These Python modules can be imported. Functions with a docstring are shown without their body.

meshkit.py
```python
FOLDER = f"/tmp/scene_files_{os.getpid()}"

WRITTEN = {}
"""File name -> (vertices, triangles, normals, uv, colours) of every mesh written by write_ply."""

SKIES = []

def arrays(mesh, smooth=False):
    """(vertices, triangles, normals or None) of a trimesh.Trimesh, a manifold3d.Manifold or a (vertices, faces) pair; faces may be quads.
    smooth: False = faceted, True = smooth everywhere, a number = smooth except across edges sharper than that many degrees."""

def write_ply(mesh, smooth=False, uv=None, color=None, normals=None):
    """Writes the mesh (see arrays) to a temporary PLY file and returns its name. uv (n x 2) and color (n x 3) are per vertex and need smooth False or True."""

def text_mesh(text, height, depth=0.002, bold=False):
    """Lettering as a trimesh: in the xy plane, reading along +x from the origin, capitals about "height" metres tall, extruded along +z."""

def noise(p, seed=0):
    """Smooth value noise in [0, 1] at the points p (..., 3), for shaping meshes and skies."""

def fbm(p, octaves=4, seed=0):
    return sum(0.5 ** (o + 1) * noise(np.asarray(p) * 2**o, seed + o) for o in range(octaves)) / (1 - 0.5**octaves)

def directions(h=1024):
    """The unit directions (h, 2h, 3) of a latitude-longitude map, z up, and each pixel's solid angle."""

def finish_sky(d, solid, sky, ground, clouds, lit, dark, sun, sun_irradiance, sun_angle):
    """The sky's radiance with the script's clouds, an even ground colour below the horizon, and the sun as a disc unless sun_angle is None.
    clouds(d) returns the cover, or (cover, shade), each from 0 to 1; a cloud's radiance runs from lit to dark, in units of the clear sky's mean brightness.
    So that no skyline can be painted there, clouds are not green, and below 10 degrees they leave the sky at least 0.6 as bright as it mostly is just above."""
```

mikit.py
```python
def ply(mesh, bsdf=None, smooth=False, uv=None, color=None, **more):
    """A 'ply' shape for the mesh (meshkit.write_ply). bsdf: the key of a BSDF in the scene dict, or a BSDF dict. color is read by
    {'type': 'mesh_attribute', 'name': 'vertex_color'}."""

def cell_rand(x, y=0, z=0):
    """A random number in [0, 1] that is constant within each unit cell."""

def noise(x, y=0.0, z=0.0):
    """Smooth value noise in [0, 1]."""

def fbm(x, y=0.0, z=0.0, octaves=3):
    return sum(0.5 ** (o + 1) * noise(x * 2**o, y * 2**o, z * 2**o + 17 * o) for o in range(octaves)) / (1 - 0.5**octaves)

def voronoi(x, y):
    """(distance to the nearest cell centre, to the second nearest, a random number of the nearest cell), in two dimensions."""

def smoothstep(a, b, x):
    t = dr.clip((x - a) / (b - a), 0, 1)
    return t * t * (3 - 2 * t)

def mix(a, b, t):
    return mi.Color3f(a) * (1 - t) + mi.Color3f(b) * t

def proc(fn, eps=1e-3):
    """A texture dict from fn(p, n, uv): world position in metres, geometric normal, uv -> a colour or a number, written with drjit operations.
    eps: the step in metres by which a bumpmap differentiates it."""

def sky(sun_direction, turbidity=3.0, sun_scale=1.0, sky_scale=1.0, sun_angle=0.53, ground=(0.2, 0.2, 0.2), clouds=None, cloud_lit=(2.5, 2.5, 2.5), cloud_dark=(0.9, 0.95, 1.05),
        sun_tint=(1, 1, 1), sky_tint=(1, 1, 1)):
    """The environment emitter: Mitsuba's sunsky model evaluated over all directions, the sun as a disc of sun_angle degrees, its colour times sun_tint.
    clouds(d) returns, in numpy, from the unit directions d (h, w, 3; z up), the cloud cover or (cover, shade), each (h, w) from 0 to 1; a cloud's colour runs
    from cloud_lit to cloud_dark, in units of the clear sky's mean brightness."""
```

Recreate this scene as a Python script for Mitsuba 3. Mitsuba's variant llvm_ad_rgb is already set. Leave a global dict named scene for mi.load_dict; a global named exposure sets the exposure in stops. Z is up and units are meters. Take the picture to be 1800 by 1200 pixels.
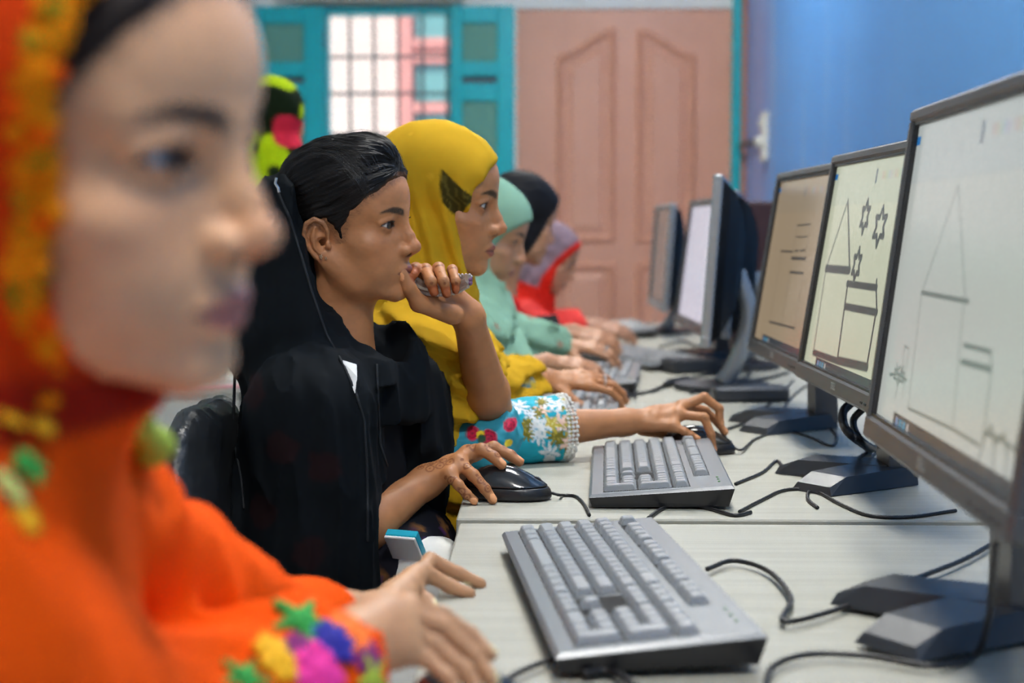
import math, random, numpy as np, trimesh, mitsuba as mi, mikit, meshkit
from mikit import noise, fbm, smoothstep, mix, voronoi
import drjit as dr

random.seed(7)
T = mi.ScalarTransform4f
scene = {}
# ---------------------------------------------------------------- camera, sky, lamps, exposure
exposure = 0.0
EYE = np.array([0, 0, 1.09])
FPX = 2700.0
_yaw, _pit = math.atan(60 / FPX), math.atan(200 / FPX)
FWD = np.array([-math.sin(_yaw) * math.cos(_pit), math.cos(_yaw) * math.cos(_pit), -math.sin(_pit)])
RGT = np.cross(FWD, [0, 0, 1.0])
RGT /= np.linalg.norm(RGT)
UPV = np.cross(RGT, FWD)
scene['camera'] = {'type': 'thinlens', 'fov': math.degrees(2 * math.atan(900 / FPX)), 'fov_axis': 'x', 'aperture_radius': .0066, 'focus_distance': 1.86, 'near_clip': .05, 'far_clip': 100.0,
                   'to_world': T().look_at(origin=EYE.tolist(), target=(EYE + FWD).tolist(), up=[0, 0, 1])}
scene['sky'] = mikit.sky([-.3, -.5, .8], turbidity=3.5, sun_scale=3.0, sky_scale=5.0, sky_tint=(1.25, 1.0, .75), ground=(.4, .38, .36))
LAMP = 44.0
LAMPS = [(.25, .12), (.3, 2.5), (.3, 5.0)]


def at(px, py, y):
    """The point that pixel (px, py) of the photograph shows at distance y along the room."""
    d = FWD + (px - 900) / FPX * RGT - (py - 600) / FPX * UPV
    return EYE + d * (y / d[1])


def on_z(px, py, z=.754):
    d = FWD + (px - 900) / FPX * RGT - (py - 600) / FPX * UPV
    return EYE + d * ((z - EYE[2]) / d[2])


# ---------------------------------------------------------------- helpers: scene entries

labels = {}


def numbered(key):
    if key not in used:
        used.add(key)
        return key
    n = 1
    while f'{key}_{n:03d}' in used:
        n += 1
    used.add(f'{key}_{n:03d}')
    return f'{key}_{n:03d}'


used = set()


def thing(name, label, category, group=None):
    key = numbered(name)
    labels[key] = {'label': label, 'category': category}
    if group:
        labels[key]['group'] = group
    return key


def put(name, shape, parent=None, label=None):
    """One entry of the scene; a part's key starts with its parent's key and two underscores."""
    key = numbered(parent + '__' + name if parent else name)
    scene[key] = shape
    if label:
        labels[key] = {'label': label}
    return key


def struct(name, shape, label):
    key = put(name, shape)
    labels[key] = {'label': label, 'kind': 'structure'}
    return key


def rgb(r, g, b):
    """sRGB 0..255 to linear."""
    c = np.array([r, g, b]) / 255.0
    return np.where(c <= 0.04045, c / 12.92, ((c + 0.055) / 1.055) ** 2.4).tolist()


def mat(name, color, rough=0.5, metallic=0.0, two=False, **more):
    c = color if isinstance(color, dict) else {'type': 'rgb', 'value': list(color)}
    b = {'type': 'principled', 'base_color': c, 'roughness': rough, 'metallic': metallic, **more}
    scene[name] = {'type': 'twosided', 'nested': b} if two else b
    return name


VC = {'type': 'mesh_attribute', 'name': 'vertex_color'}


# ---------------------------------------------------------------- helpers: meshes
def tm(v, f):
    return trimesh.Trimesh(np.asarray(v, float), np.asarray(f, int), process=False)


def cat(*ms):
    out = []
    for m in ms:
        out += list(m) if isinstance(m, (list, tuple)) else [m]
    return trimesh.util.concatenate(out)


def rbox(lo, hi, r=0.003):
    """A box with chamfered edges (hull of three shrunken boxes)."""
    lo, hi = np.asarray(lo, float), np.asarray(hi, float)
    r = min(r, (hi - lo).min() / 2.01)
    pts = []
    for k in range(3):
        a, b = lo + r, hi - r
        a[k], b[k] = lo[k], hi[k]
        pts += [[x, y, z] for x in (a[0], b[0]) for y in (a[1], b[1]) for z in (a[2], b[2])]
    return trimesh.convex.convex_hull(np.array(pts))


def hullm(pts):
    return trimesh.convex.convex_hull(np.asarray(pts, float))


def frame(p):
    p = np.asarray(p, float)
    t = np.gradient(p, axis=0)
    t /= np.linalg.norm(t, axis=1, keepdims=True) + 1e-12
    a = np.cross(t[0], [0, 0, 1.0] if abs(t[0][2]) < 0.9 else [1.0, 0, 0])
    A = []
    for k in range(len(p)):
        a = a - t[k] * (a @ t[k])
        a /= np.linalg.norm(a) + 1e-12
        A.append(a)
    A = np.array(A)
    return t, A, np.cross(t, A)


def tube(p, r, sides=8, caps=True):
    p = np.asarray(p, float)
    t, a, b = frame(p)
    ang = np.arange(sides) * 2 * np.pi / sides
    r = np.broadcast_to(np.asarray(r, float), (len(p),))
    v = p[:, None] + r[:, None, None] * (np.cos(ang)[None, :, None] * a[:, None] + np.sin(ang)[None, :, None] * b[:, None])
    i, j = np.meshgrid(np.arange(len(p) - 1), np.arange(sides), indexing='ij')
    q = np.stack([i * sides + j, i * sides + (j + 1) % sides, (i + 1) * sides + (j + 1) % sides, (i + 1) * sides + j], -1).reshape(-1, 4)
    f = np.vstack([q[:, [0, 1, 2]], q[:, [0, 2, 3]]])
    v = v.reshape(-1, 3)
    if caps:
        n = len(v)
        v = np.vstack([v, p[:1], p[-1:]])
        k = np.arange(sides)
        f = np.vstack([f, np.stack([k * 0 + n, (k + 1) % sides, k], 1), np.stack([k * 0 + n + 1, n - sides + k, n - sides + (k + 1) % sides], 1)])
    return tm(v, f)


def spline(pts, n=8):
    """Catmull-Rom through the points, n samples per span."""
    p = np.asarray(pts, float)
    p = np.vstack([2 * p[0] - p[1], p, 2 * p[-1] - p[-2]])
    out = []
    for k in range(1, len(p) - 2):
        t = np.linspace(0, 1, n, endpoint=False)[:, None]
        a, b, c, d = p[k - 1], p[k], p[k + 1], p[k + 2]
        out.append(0.5 * (2 * b + (c - a) * t + (2 * a - 5 * b + 4 * c - d) * t ** 2 + (3 * b - a - 3 * c + d) * t ** 3))
    return np.vstack(out + [p[-2:-1]])


def moved(m, M):
    m = m.copy()
    m.apply_transform(M)
    return m


def T4(loc=(0, 0, 0), rz=0.0, ry=0.0, rx=0.0, s=1.0):
    """Scale, then turn about x, y, z (degrees), then move."""
    def R(a, i, j):
        M = np.eye(4)
        c, q = math.cos(math.radians(a)), math.sin(math.radians(a))
        M[i, i] = M[j, j] = c
        M[i, j], M[j, i] = -q, q
        return M
    L = np.eye(4)
    L[:3, 3] = loc
    S = np.diag([s, s, s, 1.0])
    return L @ R(rz, 0, 1) @ R(ry, 2, 0) @ R(rx, 1, 2) @ S


# ---------------------------------------------------------------- helpers: soft bodies from distance fields
F32 = np.float32


def smin(a, b, k):
    h = np.maximum(k - np.abs(a - b), 0) / k
    return np.minimum(a, b) - h * h * k * 0.25


def smax(a, b, k):
    return -smin(-a, -b, k)


def bone(P, a, b, ra, rb):
    a, b = np.asarray(a, F32), np.asarray(b, F32)
    d = b - a
    q = P - a
    t = np.clip((q @ d) / max(float(d @ d), 1e-12), 0, 1)
    q = q - t[:, None] * d
    return np.sqrt(np.einsum('ij,ij->i', q, q)) - (ra + (rb - ra) * t)


def chain(P, pts, rad, k=0.0):
    d = None
    for a, b, ra, rb in zip(pts[:-1], pts[1:], rad[:-1], rad[1:]):
        e = bone(P, a, b, ra, rb)
        d = e if d is None else (smin(d, e, k) if k else np.minimum(d, e))
    return d


def ell(P, c, r, R=None):
    q = P - np.asarray(c, F32)
    if R is not None:
        q = q @ np.asarray(R, F32)
    r = np.asarray(r, F32)
    u = q / r
    k0 = np.sqrt(np.einsum('ij,ij->i', u, u))
    u = u / r
    k1 = np.sqrt(np.einsum('ij,ij->i', u, u))
    return k0 * (k0 - 1) / np.maximum(k1, 1e-9)


def rot(ax, deg):
    return T4(**{'rx': deg} if ax == 0 else {'ry': deg} if ax == 1 else {'rz': deg})[:3, :3]


def polymesh(fn, lo, hi, h, coarse=4):
    """The zero surface of fn (points -> signed distance) as a mesh, by surface nets on a grid of step h, worked out near the surface only."""
    lo, hi = np.asarray(lo, float), np.asarray(hi, float)
    nb = np.ceil((hi - lo) / (h * coarse)).astype(int)
    n = nb * coarse + 1
    H = h * coarse
    cc = np.stack(np.meshgrid(*[np.arange(k) for k in nb], indexing='ij'), -1).reshape(-1, 3)
    d = np.concatenate([fn(p.astype(F32)) for p in np.array_split(lo + (cc + 0.5) * H, max(1, len(cc) // 200000))])
    grid = np.repeat(np.repeat(np.repeat(np.sign(d).reshape(nb).astype(F32) * H, coarse, 0), coarse, 1), coarse, 2)
    grid = np.pad(grid, ((0, 1),) * 3, mode='edge')
    near = cc[np.abs(d) < H * 1.35]
    off = np.stack(np.meshgrid(*[np.arange(coarse + 1)] * 3, indexing='ij'), -1).reshape(-1, 3)
    idx = (near[:, None] * coarse + off[None]).reshape(-1, 3)
    flat = np.unique(np.ravel_multi_index(idx.T, n))
    ii = np.stack(np.unravel_index(flat, n), -1)
    val = np.concatenate([fn(p.astype(F32)) for p in np.array_split(lo + ii * h, max(1, len(ii) // 200000))])
    grid = np.ascontiguousarray(grid)
    grid.ravel()[flat] = val
    grid[0], grid[-1], grid[:, 0], grid[:, -1], grid[:, :, 0], grid[:, :, -1] = (np.maximum(g, 1e-4) for g in (grid[0], grid[-1], grid[:, 0], grid[:, -1], grid[:, :, 0], grid[:, :, -1]))
    return nets(grid, lo, h)


def nets(g, lo, h):
    s = g < 0
    n = np.array(g.shape)
    c = np.zeros(n - 1, np.int8)
    for a in (0, 1):
        for b in (0, 1):
            for e in (0, 1):
                c += s[a:n[0] - 1 + a, b:n[1] - 1 + b, e:n[2] - 1 + e]
    act = np.argwhere((c > 0) & (c < 8))
    ids = np.full(n - 1, -1, np.int32)
    ids[tuple(act.T)] = np.arange(len(act))
    corners = [(a, b, e) for a in (0, 1) for b in (0, 1) for e in (0, 1)]
    val = np.stack([g[act[:, 0] + a, act[:, 1] + b, act[:, 2] + e] for a, b, e in corners], 1)
    acc, cnt = np.zeros((len(act), 3)), np.zeros(len(act))
    for x in range(8):
        for y in range(x + 1, 8):
            A, B = np.array(corners[x]), np.array(corners[y])
            if np.abs(A - B).sum() != 1:
                continue
            va, vb = val[:, x], val[:, y]
            m = (va < 0) != (vb < 0)
            t = np.where(m, va / np.where(m, va - vb, 1), 0)
            acc += m[:, None] * (A + t[:, None] * (B - A))
            cnt += m
    v = lo + (act + acc / cnt[:, None]) * h
    faces = []
    for ax in range(3):
        sl0, sl1 = [slice(1, -1)] * 3, [slice(1, -1)] * 3
        sl0[ax], sl1[ax] = slice(0, -1), slice(1, None)
        e = np.argwhere(s[tuple(sl0)] != s[tuple(sl1)])
        base = e.copy()
        for k in range(3):
            if k != ax:
                base[:, k] += 1
        u, w = (ax + 1) % 3, (ax + 2) % 3
        def cell(du, dw):
            q = base.copy()
            q[:, u] -= du
            q[:, w] -= dw
            return ids[tuple(q.T)]
        q = np.stack([cell(1, 1), cell(0, 1), cell(0, 0), cell(1, 0)], 1)
        flip = ~s[tuple(base.T)]
        q[flip] = q[flip][:, ::-1]
        faces.append(q)
    q = np.vstack(faces)
    q = q[(q >= 0).all(1)]
    return tm(v, np.vstack([q[:, [0, 1, 2]], q[:, [0, 2, 3]]]))


def joined(*ms):
    """Union of watertight meshes; plain concatenation where one of them is not."""
    import manifold3d as m3
    try:
        out = None
        for m in ms:
            w = m3.Manifold(m3.Mesh(m.vertices.astype(F32), m.faces.astype(np.uint32)))
            if w.status() != m3.Error.NoError or w.is_empty():
                raise ValueError
            out = w if out is None else out + w
        r = out.to_mesh()
        return tm(r.vert_properties[:, :3], r.tri_verts)
    except Exception:
        return cat(*ms)


def fbm3(P, s, seed=0, octaves=3):
    return meshkit.fbm(np.asarray(P, float) * s, octaves, seed) - 0.5


def n3(P, s, seed=0):
    return meshkit.noise(np.asarray(P, float) * s, seed) - 0.5


def sstep(a, b, x):
    t = np.clip((x - a) / (b - a), 0, 1)
    return t * t * (3 - 2 * t)


def blendc(c, col, w):
    w = np.clip(w, 0, 1)[:, None]
    return c * (1 - w) + np.asarray(col)[None] * w
# ---------------------------------------------------------------- materials
def grain(p, n, uv):
    a = fbm(p.y * 260 + 7 * noise(p.x * 3, p.y * 20), p.x * 5, 1.0, 4)
    b = fbm(p.y * 30, p.x * 2.5, 4.0, 3)
    return mix((.325, .318, .268), (.385, .378, .325), smoothstep(.2, .8, a * .6 + b * .4))


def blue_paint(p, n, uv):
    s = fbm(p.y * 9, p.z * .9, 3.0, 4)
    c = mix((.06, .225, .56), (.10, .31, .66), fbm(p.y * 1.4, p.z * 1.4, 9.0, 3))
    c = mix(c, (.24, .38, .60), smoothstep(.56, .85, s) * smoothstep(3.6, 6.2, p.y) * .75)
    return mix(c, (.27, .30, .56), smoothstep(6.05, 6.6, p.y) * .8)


def plaster(p, n, uv):
    return mix((.70, .72, .70), (.78, .79, .77), fbm(p.x * 3 + p.y * 3, p.z * 3, 1.0, 3))


def door_paint(p, n, uv):
    return mix((.59, .285, .19), (.68, .345, .24), fbm(p.x * 6, p.z * 3, 2.0, 4))


def teal_paint(p, n, uv):
    return mix((.003, .36, .42), (.008, .46, .52), fbm(p.x * 20, p.z * 6, p.y * 9, 4))


def tiles(p, n, uv):
    return mix((.55, .53, .50), (.62, .60, .57), fbm(p.x * 5, p.y * 5, 2.0, 3))


mat('desk_wood', mikit.proc(grain), .42, specular=.4)
mat('blue_wall', mikit.proc(blue_paint), .5)
mat('white_wall', mikit.proc(plaster), .8)
mat('floor_tile', mikit.proc(tiles), .25)
mat('door_paint', mikit.proc(door_paint), .38)
mat('teal_paint', mikit.proc(teal_paint), .35)
mat('salmon', rgb(176, 122, 104), .6)
mat('white_plastic', rgb(215, 215, 208), .35)
mat('black_plastic', (.012, .012, .014), .33)
mat('key_plastic', (.26, .275, .29), .30, specular=.9)
mat('board_plastic', (.15, .165, .18), .32, specular=.9)
mat('gloss_black', (.006, .007, .009), .11, clearcoat=1.0, clearcoat_gloss=.95)
mat('bezel', (.062, .062, .064), .34, specular=.6)
mat('silver', (.36, .38, .40), .32, .55)
mat('metal', (.62, .62, .60), .28, 1.0)
mat('iron', (.10, .12, .14), .5)
mat('rubber', (.011, .011, .013), .42)
mat('black_cloth', (.008, .009, .011), .85, specular=.2)
mat('green_glass', rgb(96, 150, 136), .15)
scene['glass'] = {'type': 'thindielectric'}
mat('pink_paint', rgb(225, 168, 172), .6)
mat('outer_teal', rgb(120, 190, 205), .3)
mat('outer_white', rgb(238, 236, 240), .8)
mat('blind', mikit.proc(lambda p, n, uv: mix((.62, .54, .40), (.85, .80, .68), noise(p.x * 22, p.z * 60, 2.0))), .8)
mat('skin', VC, .47, specular=.42)
mat('eye_gloss', VC, .06, specular=.6)
mat('cloth_vc', VC, .9, specular=.12)


def wrinkle(p, n, uv):
    return fbm(p.x * 60, p.y * 60, p.z * 34, 4) * .006


scene['black_wrinkled'] = {'type': 'bumpmap', 'arbitrary': mikit.proc(wrinkle), 'scale': 1.0, 'bsdf': {'type': 'principled', 'base_color': {'type': 'rgb', 'value': [.014, .016, .018]}, 'roughness': .42}}

# ---------------------------------------------------------------- the room
BX, BY, LX, RY, CZ = .90, 7.0, -3.0, -2.0, 3.0
struct('floor', mikit.ply(rbox((LX - .1, RY - .1, -.06), (BX + .1, BY + .3, 0), .001), 'floor_tile'), 'pale tiled floor')
struct('ceiling', mikit.ply(rbox((LX - .1, RY - .1, CZ), (BX + .1, BY + .3, CZ + .08), .001), 'white_wall'), 'white ceiling')
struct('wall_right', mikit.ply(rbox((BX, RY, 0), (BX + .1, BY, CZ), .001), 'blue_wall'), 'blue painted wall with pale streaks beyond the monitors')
struct('wall_left', mikit.ply(rbox((LX - .1, RY, 0), (LX, BY, CZ), .001), 'white_wall'), 'white wall')
struct('wall_rear', mikit.ply(rbox((LX, RY - .1, 0), (BX, RY, CZ), .001), 'white_wall'), 'white wall')
WX0, WX1, WZ0, WZ1 = -1.0, -.425, .95, 2.06
DX0, DX1, DZ = -.137, .835, 2.07
wb = cat(rbox((LX, BY, 0), (WX0, BY + .16, CZ), .001), rbox((WX0, BY, 0), (WX1, BY + .16, WZ0), .001), rbox((WX0, BY, WZ1), (WX1, BY + .16, CZ), .001),
         rbox((WX1, BY, 0), (DX0, BY + .16, CZ), .001), rbox((DX0, BY, DZ), (DX1, BY + .16, CZ), .001), rbox((DX1, BY, 0), (BX, BY + .16, CZ), .001))
struct('wall_back', mikit.ply(wb, 'white_wall'), 'white end wall with the window and the door')
struct('trim_1', mikit.ply(rbox((.873, BY - .02, 0), (BX, BY, 2.3), .002), 'salmon'), 'salmon strip between the teal door post and the blue wall')

# door with two tall arched panels over two lower ones
dk = struct('door_1', mikit.ply(rbox((DX0 + .005, BY + .0, .005), (DX1 - .005, BY + .045, DZ - .004), .003), 'door_paint'), 'salmon brown panelled door')


def panel_outline(x0, x1, z0, z1, rise, mirror):
    """The outline of a door panel whose top sweeps up in an S to the door's middle."""
    t = np.linspace(0, 1, 25)
    s = t * t * (3 - 2 * t)
    top = np.stack([x0 + (x1 - x0) * t, z1 - rise + rise * (s if not mirror else s[::-1])], 1)
    return np.vstack([[[x0, z0]], top, [[x1, z0]]])


def door_panel(ol, depth):
    """Moulding ridge round a raised field."""
    from shapely.geometry import Polygon
    P = Polygon(ol)
    out = []
    for a, b, h0, h1 in ((0, -.016, .0, .020), (-.016, -.036, .020, .001), (-.052, -.072, .001, .013)):
        A, B = P.buffer(a, join_style=2), P.buffer(b, join_style=2)
        n = 160
        ra = np.array([A.exterior.interpolate(k / n, True).coords[0] for k in range(n)])
        rb = np.array([B.exterior.interpolate(B.exterior.project(__import__('shapely').Point(*q))).coords[0] for q in ra])
        v = np.vstack([np.c_[ra[:, 0], np.full(n, BY - h0), ra[:, 1]], np.c_[rb[:, 0], np.full(n, BY - h1), rb[:, 1]]])
        k = np.arange(n)
        f = np.vstack([np.stack([k, (k + 1) % n, n + k], 1), np.stack([(k + 1) % n, n + (k + 1) % n, n + k], 1)])
        out.append(tm(v, f))
        if a == -.052:
            ft = trimesh.creation.triangulate_polygon(B, engine='earcut')
            out.append(tm(np.c_[ft[0][:, 0], np.full(len(ft[0]), BY - h1), ft[0][:, 1]], ft[1]))
    return cat(*out)


scene['door_paint_two'] = {'type': 'twosided', 'nested': dict(scene['door_paint'])}
for x0, x1, mir in ((.045, .315, False), (.405, .675, True)):
    put('panel', mikit.ply(door_panel(panel_outline(x0, x1, 1.02, 1.985, .12, mir), .012), 'door_paint_two'), dk)
    put('panel', mikit.ply(door_panel(panel_outline(x0, x1, .16, .93, .0, mir), .012), 'door_paint_two'), dk)
hk = put('handle', mikit.ply(cat(tube([(.77, BY, .98), (.77, BY - .05, .98)], .012, 12), tube([(.775, BY - .05, .98), (.66, BY - .055, .98)], .011, 12)), 'metal', smooth=40), dk, 'metal lever handle')
struct('trim_2', mikit.ply(cat(rbox((DX1, BY - .035, 0), (.873, BY + .03, 2.45), .004)), 'teal_paint'), 'teal painted door post')

# window: teal frame, iron bars, pane, two open shutters
wk = struct('window_1', mikit.ply(cat(rbox((WX0 - .035, BY - .03, WZ0 - .03), (WX0 + .012, BY + .09, WZ1 + .01), .004), rbox((WX1 - .012, BY - .03, WZ0 - .03), (WX1 + .03, BY + .09, WZ1 + .01), .004),
                                  rbox((WX0 - .035, BY - .03, WZ1 - .012), (WX1 + .03, BY + .09, WZ1 + .02), .004), rbox((WX0 - .05, BY - .05, WZ0 - .05), (WX1 + .05, BY + .09, WZ0), .004)), 'teal_paint'), 'barred window in a teal frame')
put('pane', mikit.ply(rbox((WX0 + .01, BY + .10, WZ0), (WX1 - .01, BY + .104, WZ1), .0005), 'glass'), wk)
for k in range(1, 6):
    x = WX0 + (WX1 - WX0) * (k - .05) / 5.2
    put('bar', mikit.ply(tube([(x, BY + .05, WZ0), (x, BY + .05, WZ1)], .0065, 8), 'iron', smooth=True), wk)
for z in (1.02, 1.27, 1.515, 1.70, 1.865):
    put('bar', mikit.ply(tube([(WX0, BY + .058, z), (WX1, BY + .058, z)], .0065, 8), 'iron', smooth=True), wk)


def shutter(x0, x1, label):
    z0, z1, y0, y1 = .93, 2.075, BY - .075, BY - .04
    k = thing('window_shutter', label, 'shutter')
    w = x1 - x0
    a, b = x0 + .17 * w, x1 - .27 * w
    rails = [(z0, z0 + .09), (1.30, 1.40), (1.655, 1.735), (1.765, 1.83), (2.0, z1)]
    m = [rbox((x0, y0, z0), (a, y1, z1), .004), rbox((b, y0, z0), (x1, y1, z1), .004)] + [rbox((a - .001, y0 + .001, p), (b + .001, y1 - .001, q), .004) for p, q in rails]
    put('frame', mikit.ply(cat(*m), 'teal_paint'), k)
    for p, q in ((z0 + .09, 1.30), (1.40, 1.655), (1.83, 2.0)):
        put('pane', mikit.ply(rbox((a, y0 + .016, p), (b, y0 + .021, q), .001), 'green_glass'), k, 'greenish frosted pane')
    put('slat', mikit.ply(hullm([(x, y, z) for x in (a, b) for y, z in ((y0 + .006, 1.738), (y0 + .006, 1.75), (y1 - .004, 1.752), (y1 - .004, 1.764))]), 'iron'), k)
    for z in (1.1, 1.9):
        put('hinge', mikit.ply(tube([(x0 if x0 > -.6 else x1, y0 + .02, z), (x0 if x0 > -.6 else x1, y0 + .02, z + .07)], .007, 8), 'iron', smooth=True), k)


shutter(-.425, -.145, 'open teal window shutter between the window and the salmon door')
shutter(-1.32, -1.0, 'open teal window shutter left of the barred window, partly behind the green scarf')
k = thing('rolled_blind', 'rolled beige woven blind above the barred window', 'blind')
put('roll', mikit.ply(hullm([(x, BY - .09 + .05 * math.cos(a), 2.145 + .05 * math.sin(a)) for x in (-1.12, -.36) for a in np.linspace(0, 2 * math.pi, 16, endpoint=False)]), 'blind', smooth=40), k)
put('rail', mikit.ply(rbox((-1.13, BY - .06, 2.19), (-.35, BY, 2.215), .003), 'blind'), k)

# outside: the house across the lane
ok = thing('house_facade', 'white house with pink framed turquoise windows seen through the bars', 'building')
OY = 10.5
put('wall', mikit.ply(rbox((-4, OY, 0), (3, OY + .2, 4.5), .005), 'outer_white'), ok)
put('pillar', mikit.ply(rbox((-1.0, OY - .12, 0), (-.90, OY, 4.4), .005), 'pink_paint'), ok)
put('window_frame', mikit.ply(cat(*[rbox((-.9, OY - .10, z), (.1, OY, z + .07), .004) for z in (1.42, 1.86, 2.19, 2.29)]), 'pink_paint'), ok)
for z0, z1 in ((1.0, 1.40), (1.50, 1.85), (1.94, 2.18), (2.34, 2.52)):
    for x0 in (-.88, -.55, -.22):
        put('window_pane', mikit.ply(rbox((x0, OY - .06, z0), (x0 + .3, OY - .01, z1), .004), 'outer_teal'), ok)
struct('ground', mikit.ply(rbox((-6, BY + .3, -.1), (6, 16, -.02), .001), 'outer_white'), 'pale ground outside the window')

# ceiling lamps
for i, (x, y) in enumerate(LAMPS):
    k = thing('ceiling_lamp', 'square white ceiling lamp panel above ' + ('the nearest desk', 'the dim brownish monitor', 'the far end of the desks')[i], 'lamp', 'ceiling lamps')
    put('frame', mikit.ply(cat(rbox((x - .3, y - .32, CZ - .06), (x + .3, y - .28, CZ)), rbox((x - .3, y + .28, CZ - .06), (x + .3, y + .32, CZ)), rbox((x - .32, y - .3, CZ - .06), (x - .28, y + .3, CZ)), rbox((x + .28, y - .3, CZ - .06), (x + .32, y + .3, CZ))), 'white_plastic'), k)
    put('diffuser', {'type': 'rectangle', 'to_world': T().translate([x, y, CZ - .05]).rotate([1, 0, 0], 180).scale([.28, .28, 1]), 'bsdf': {'type': 'ref', 'id': 'white_plastic'},
                     'emitter': {'type': 'area', 'radiance': {'type': 'rgb', 'value': [LAMP, LAMP * .985, LAMP * .93]}}}, k)

# wall switch and its lead
k = thing('wall_switch', 'white wall regulator switch on the blue wall beside the door', 'switch')
put('plate', mikit.ply(rbox((BX - .022, 6.27, 1.36), (BX, 6.39, 1.56), .006), 'white_plastic'), k)
put('knob', mikit.ply(tube([(BX - .02, 6.33, 1.44), (BX - .05, 6.33, 1.44)], .022, 16), 'white_plastic', smooth=40), k)
put('rocker', mikit.ply(rbox((BX - .034, 6.31, 1.50), (BX - .02, 6.35, 1.53)), 'white_plastic'), k)
put('lead', mikit.ply(tube(spline([(BX - .01, 6.39, 1.455), (BX - .012, 6.6, 1.45), (BX - .012, 6.8, 1.46), (.865, 6.94, 1.452)]), .011, 8), 'rubber', smooth=True), k, 'black lead')
# ---------------------------------------------------------------- desks
DESK_Z, FX, DXB = .75, -.105, .70
for i, (a, b, lab) in enumerate(((.56, 1.772, 'pale wood grain computer desk nearest, under the blurred keyboard'), (1.779, 2.99, 'pale wood grain computer desk in the middle, under the sharp keyboard and glossy mouse'),
                                 (2.996, 4.2, 'pale wood grain computer desk farther back, under the dark keyboard beyond the mint sleeve'), (4.206, 5.5, 'pale wood grain computer desk at the far end of the row, nearest the door'))):
    k = thing('desk', lab, 'desk', None)
    dz = 0 if i else -.004
    fx = FX + (.004 if i == 0 else 0)
    put('top', mikit.ply(rbox((fx, a, DESK_Z - .028 + dz), (DXB, b, DESK_Z + dz), .002), 'desk_wood'), k)
    for y in (a + .03, b - .055):
        put('side_panel', mikit.ply(rbox((fx + .16, y, 0), (DXB - .04, y + .025, DESK_Z - .03 + dz), .002), 'desk_wood'), k)
    put('back_panel', mikit.ply(rbox((DXB - .07, a + .06, .3), (DXB - .05, b - .06, DESK_Z - .03 + dz), .002), 'desk_wood'), k)

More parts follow.
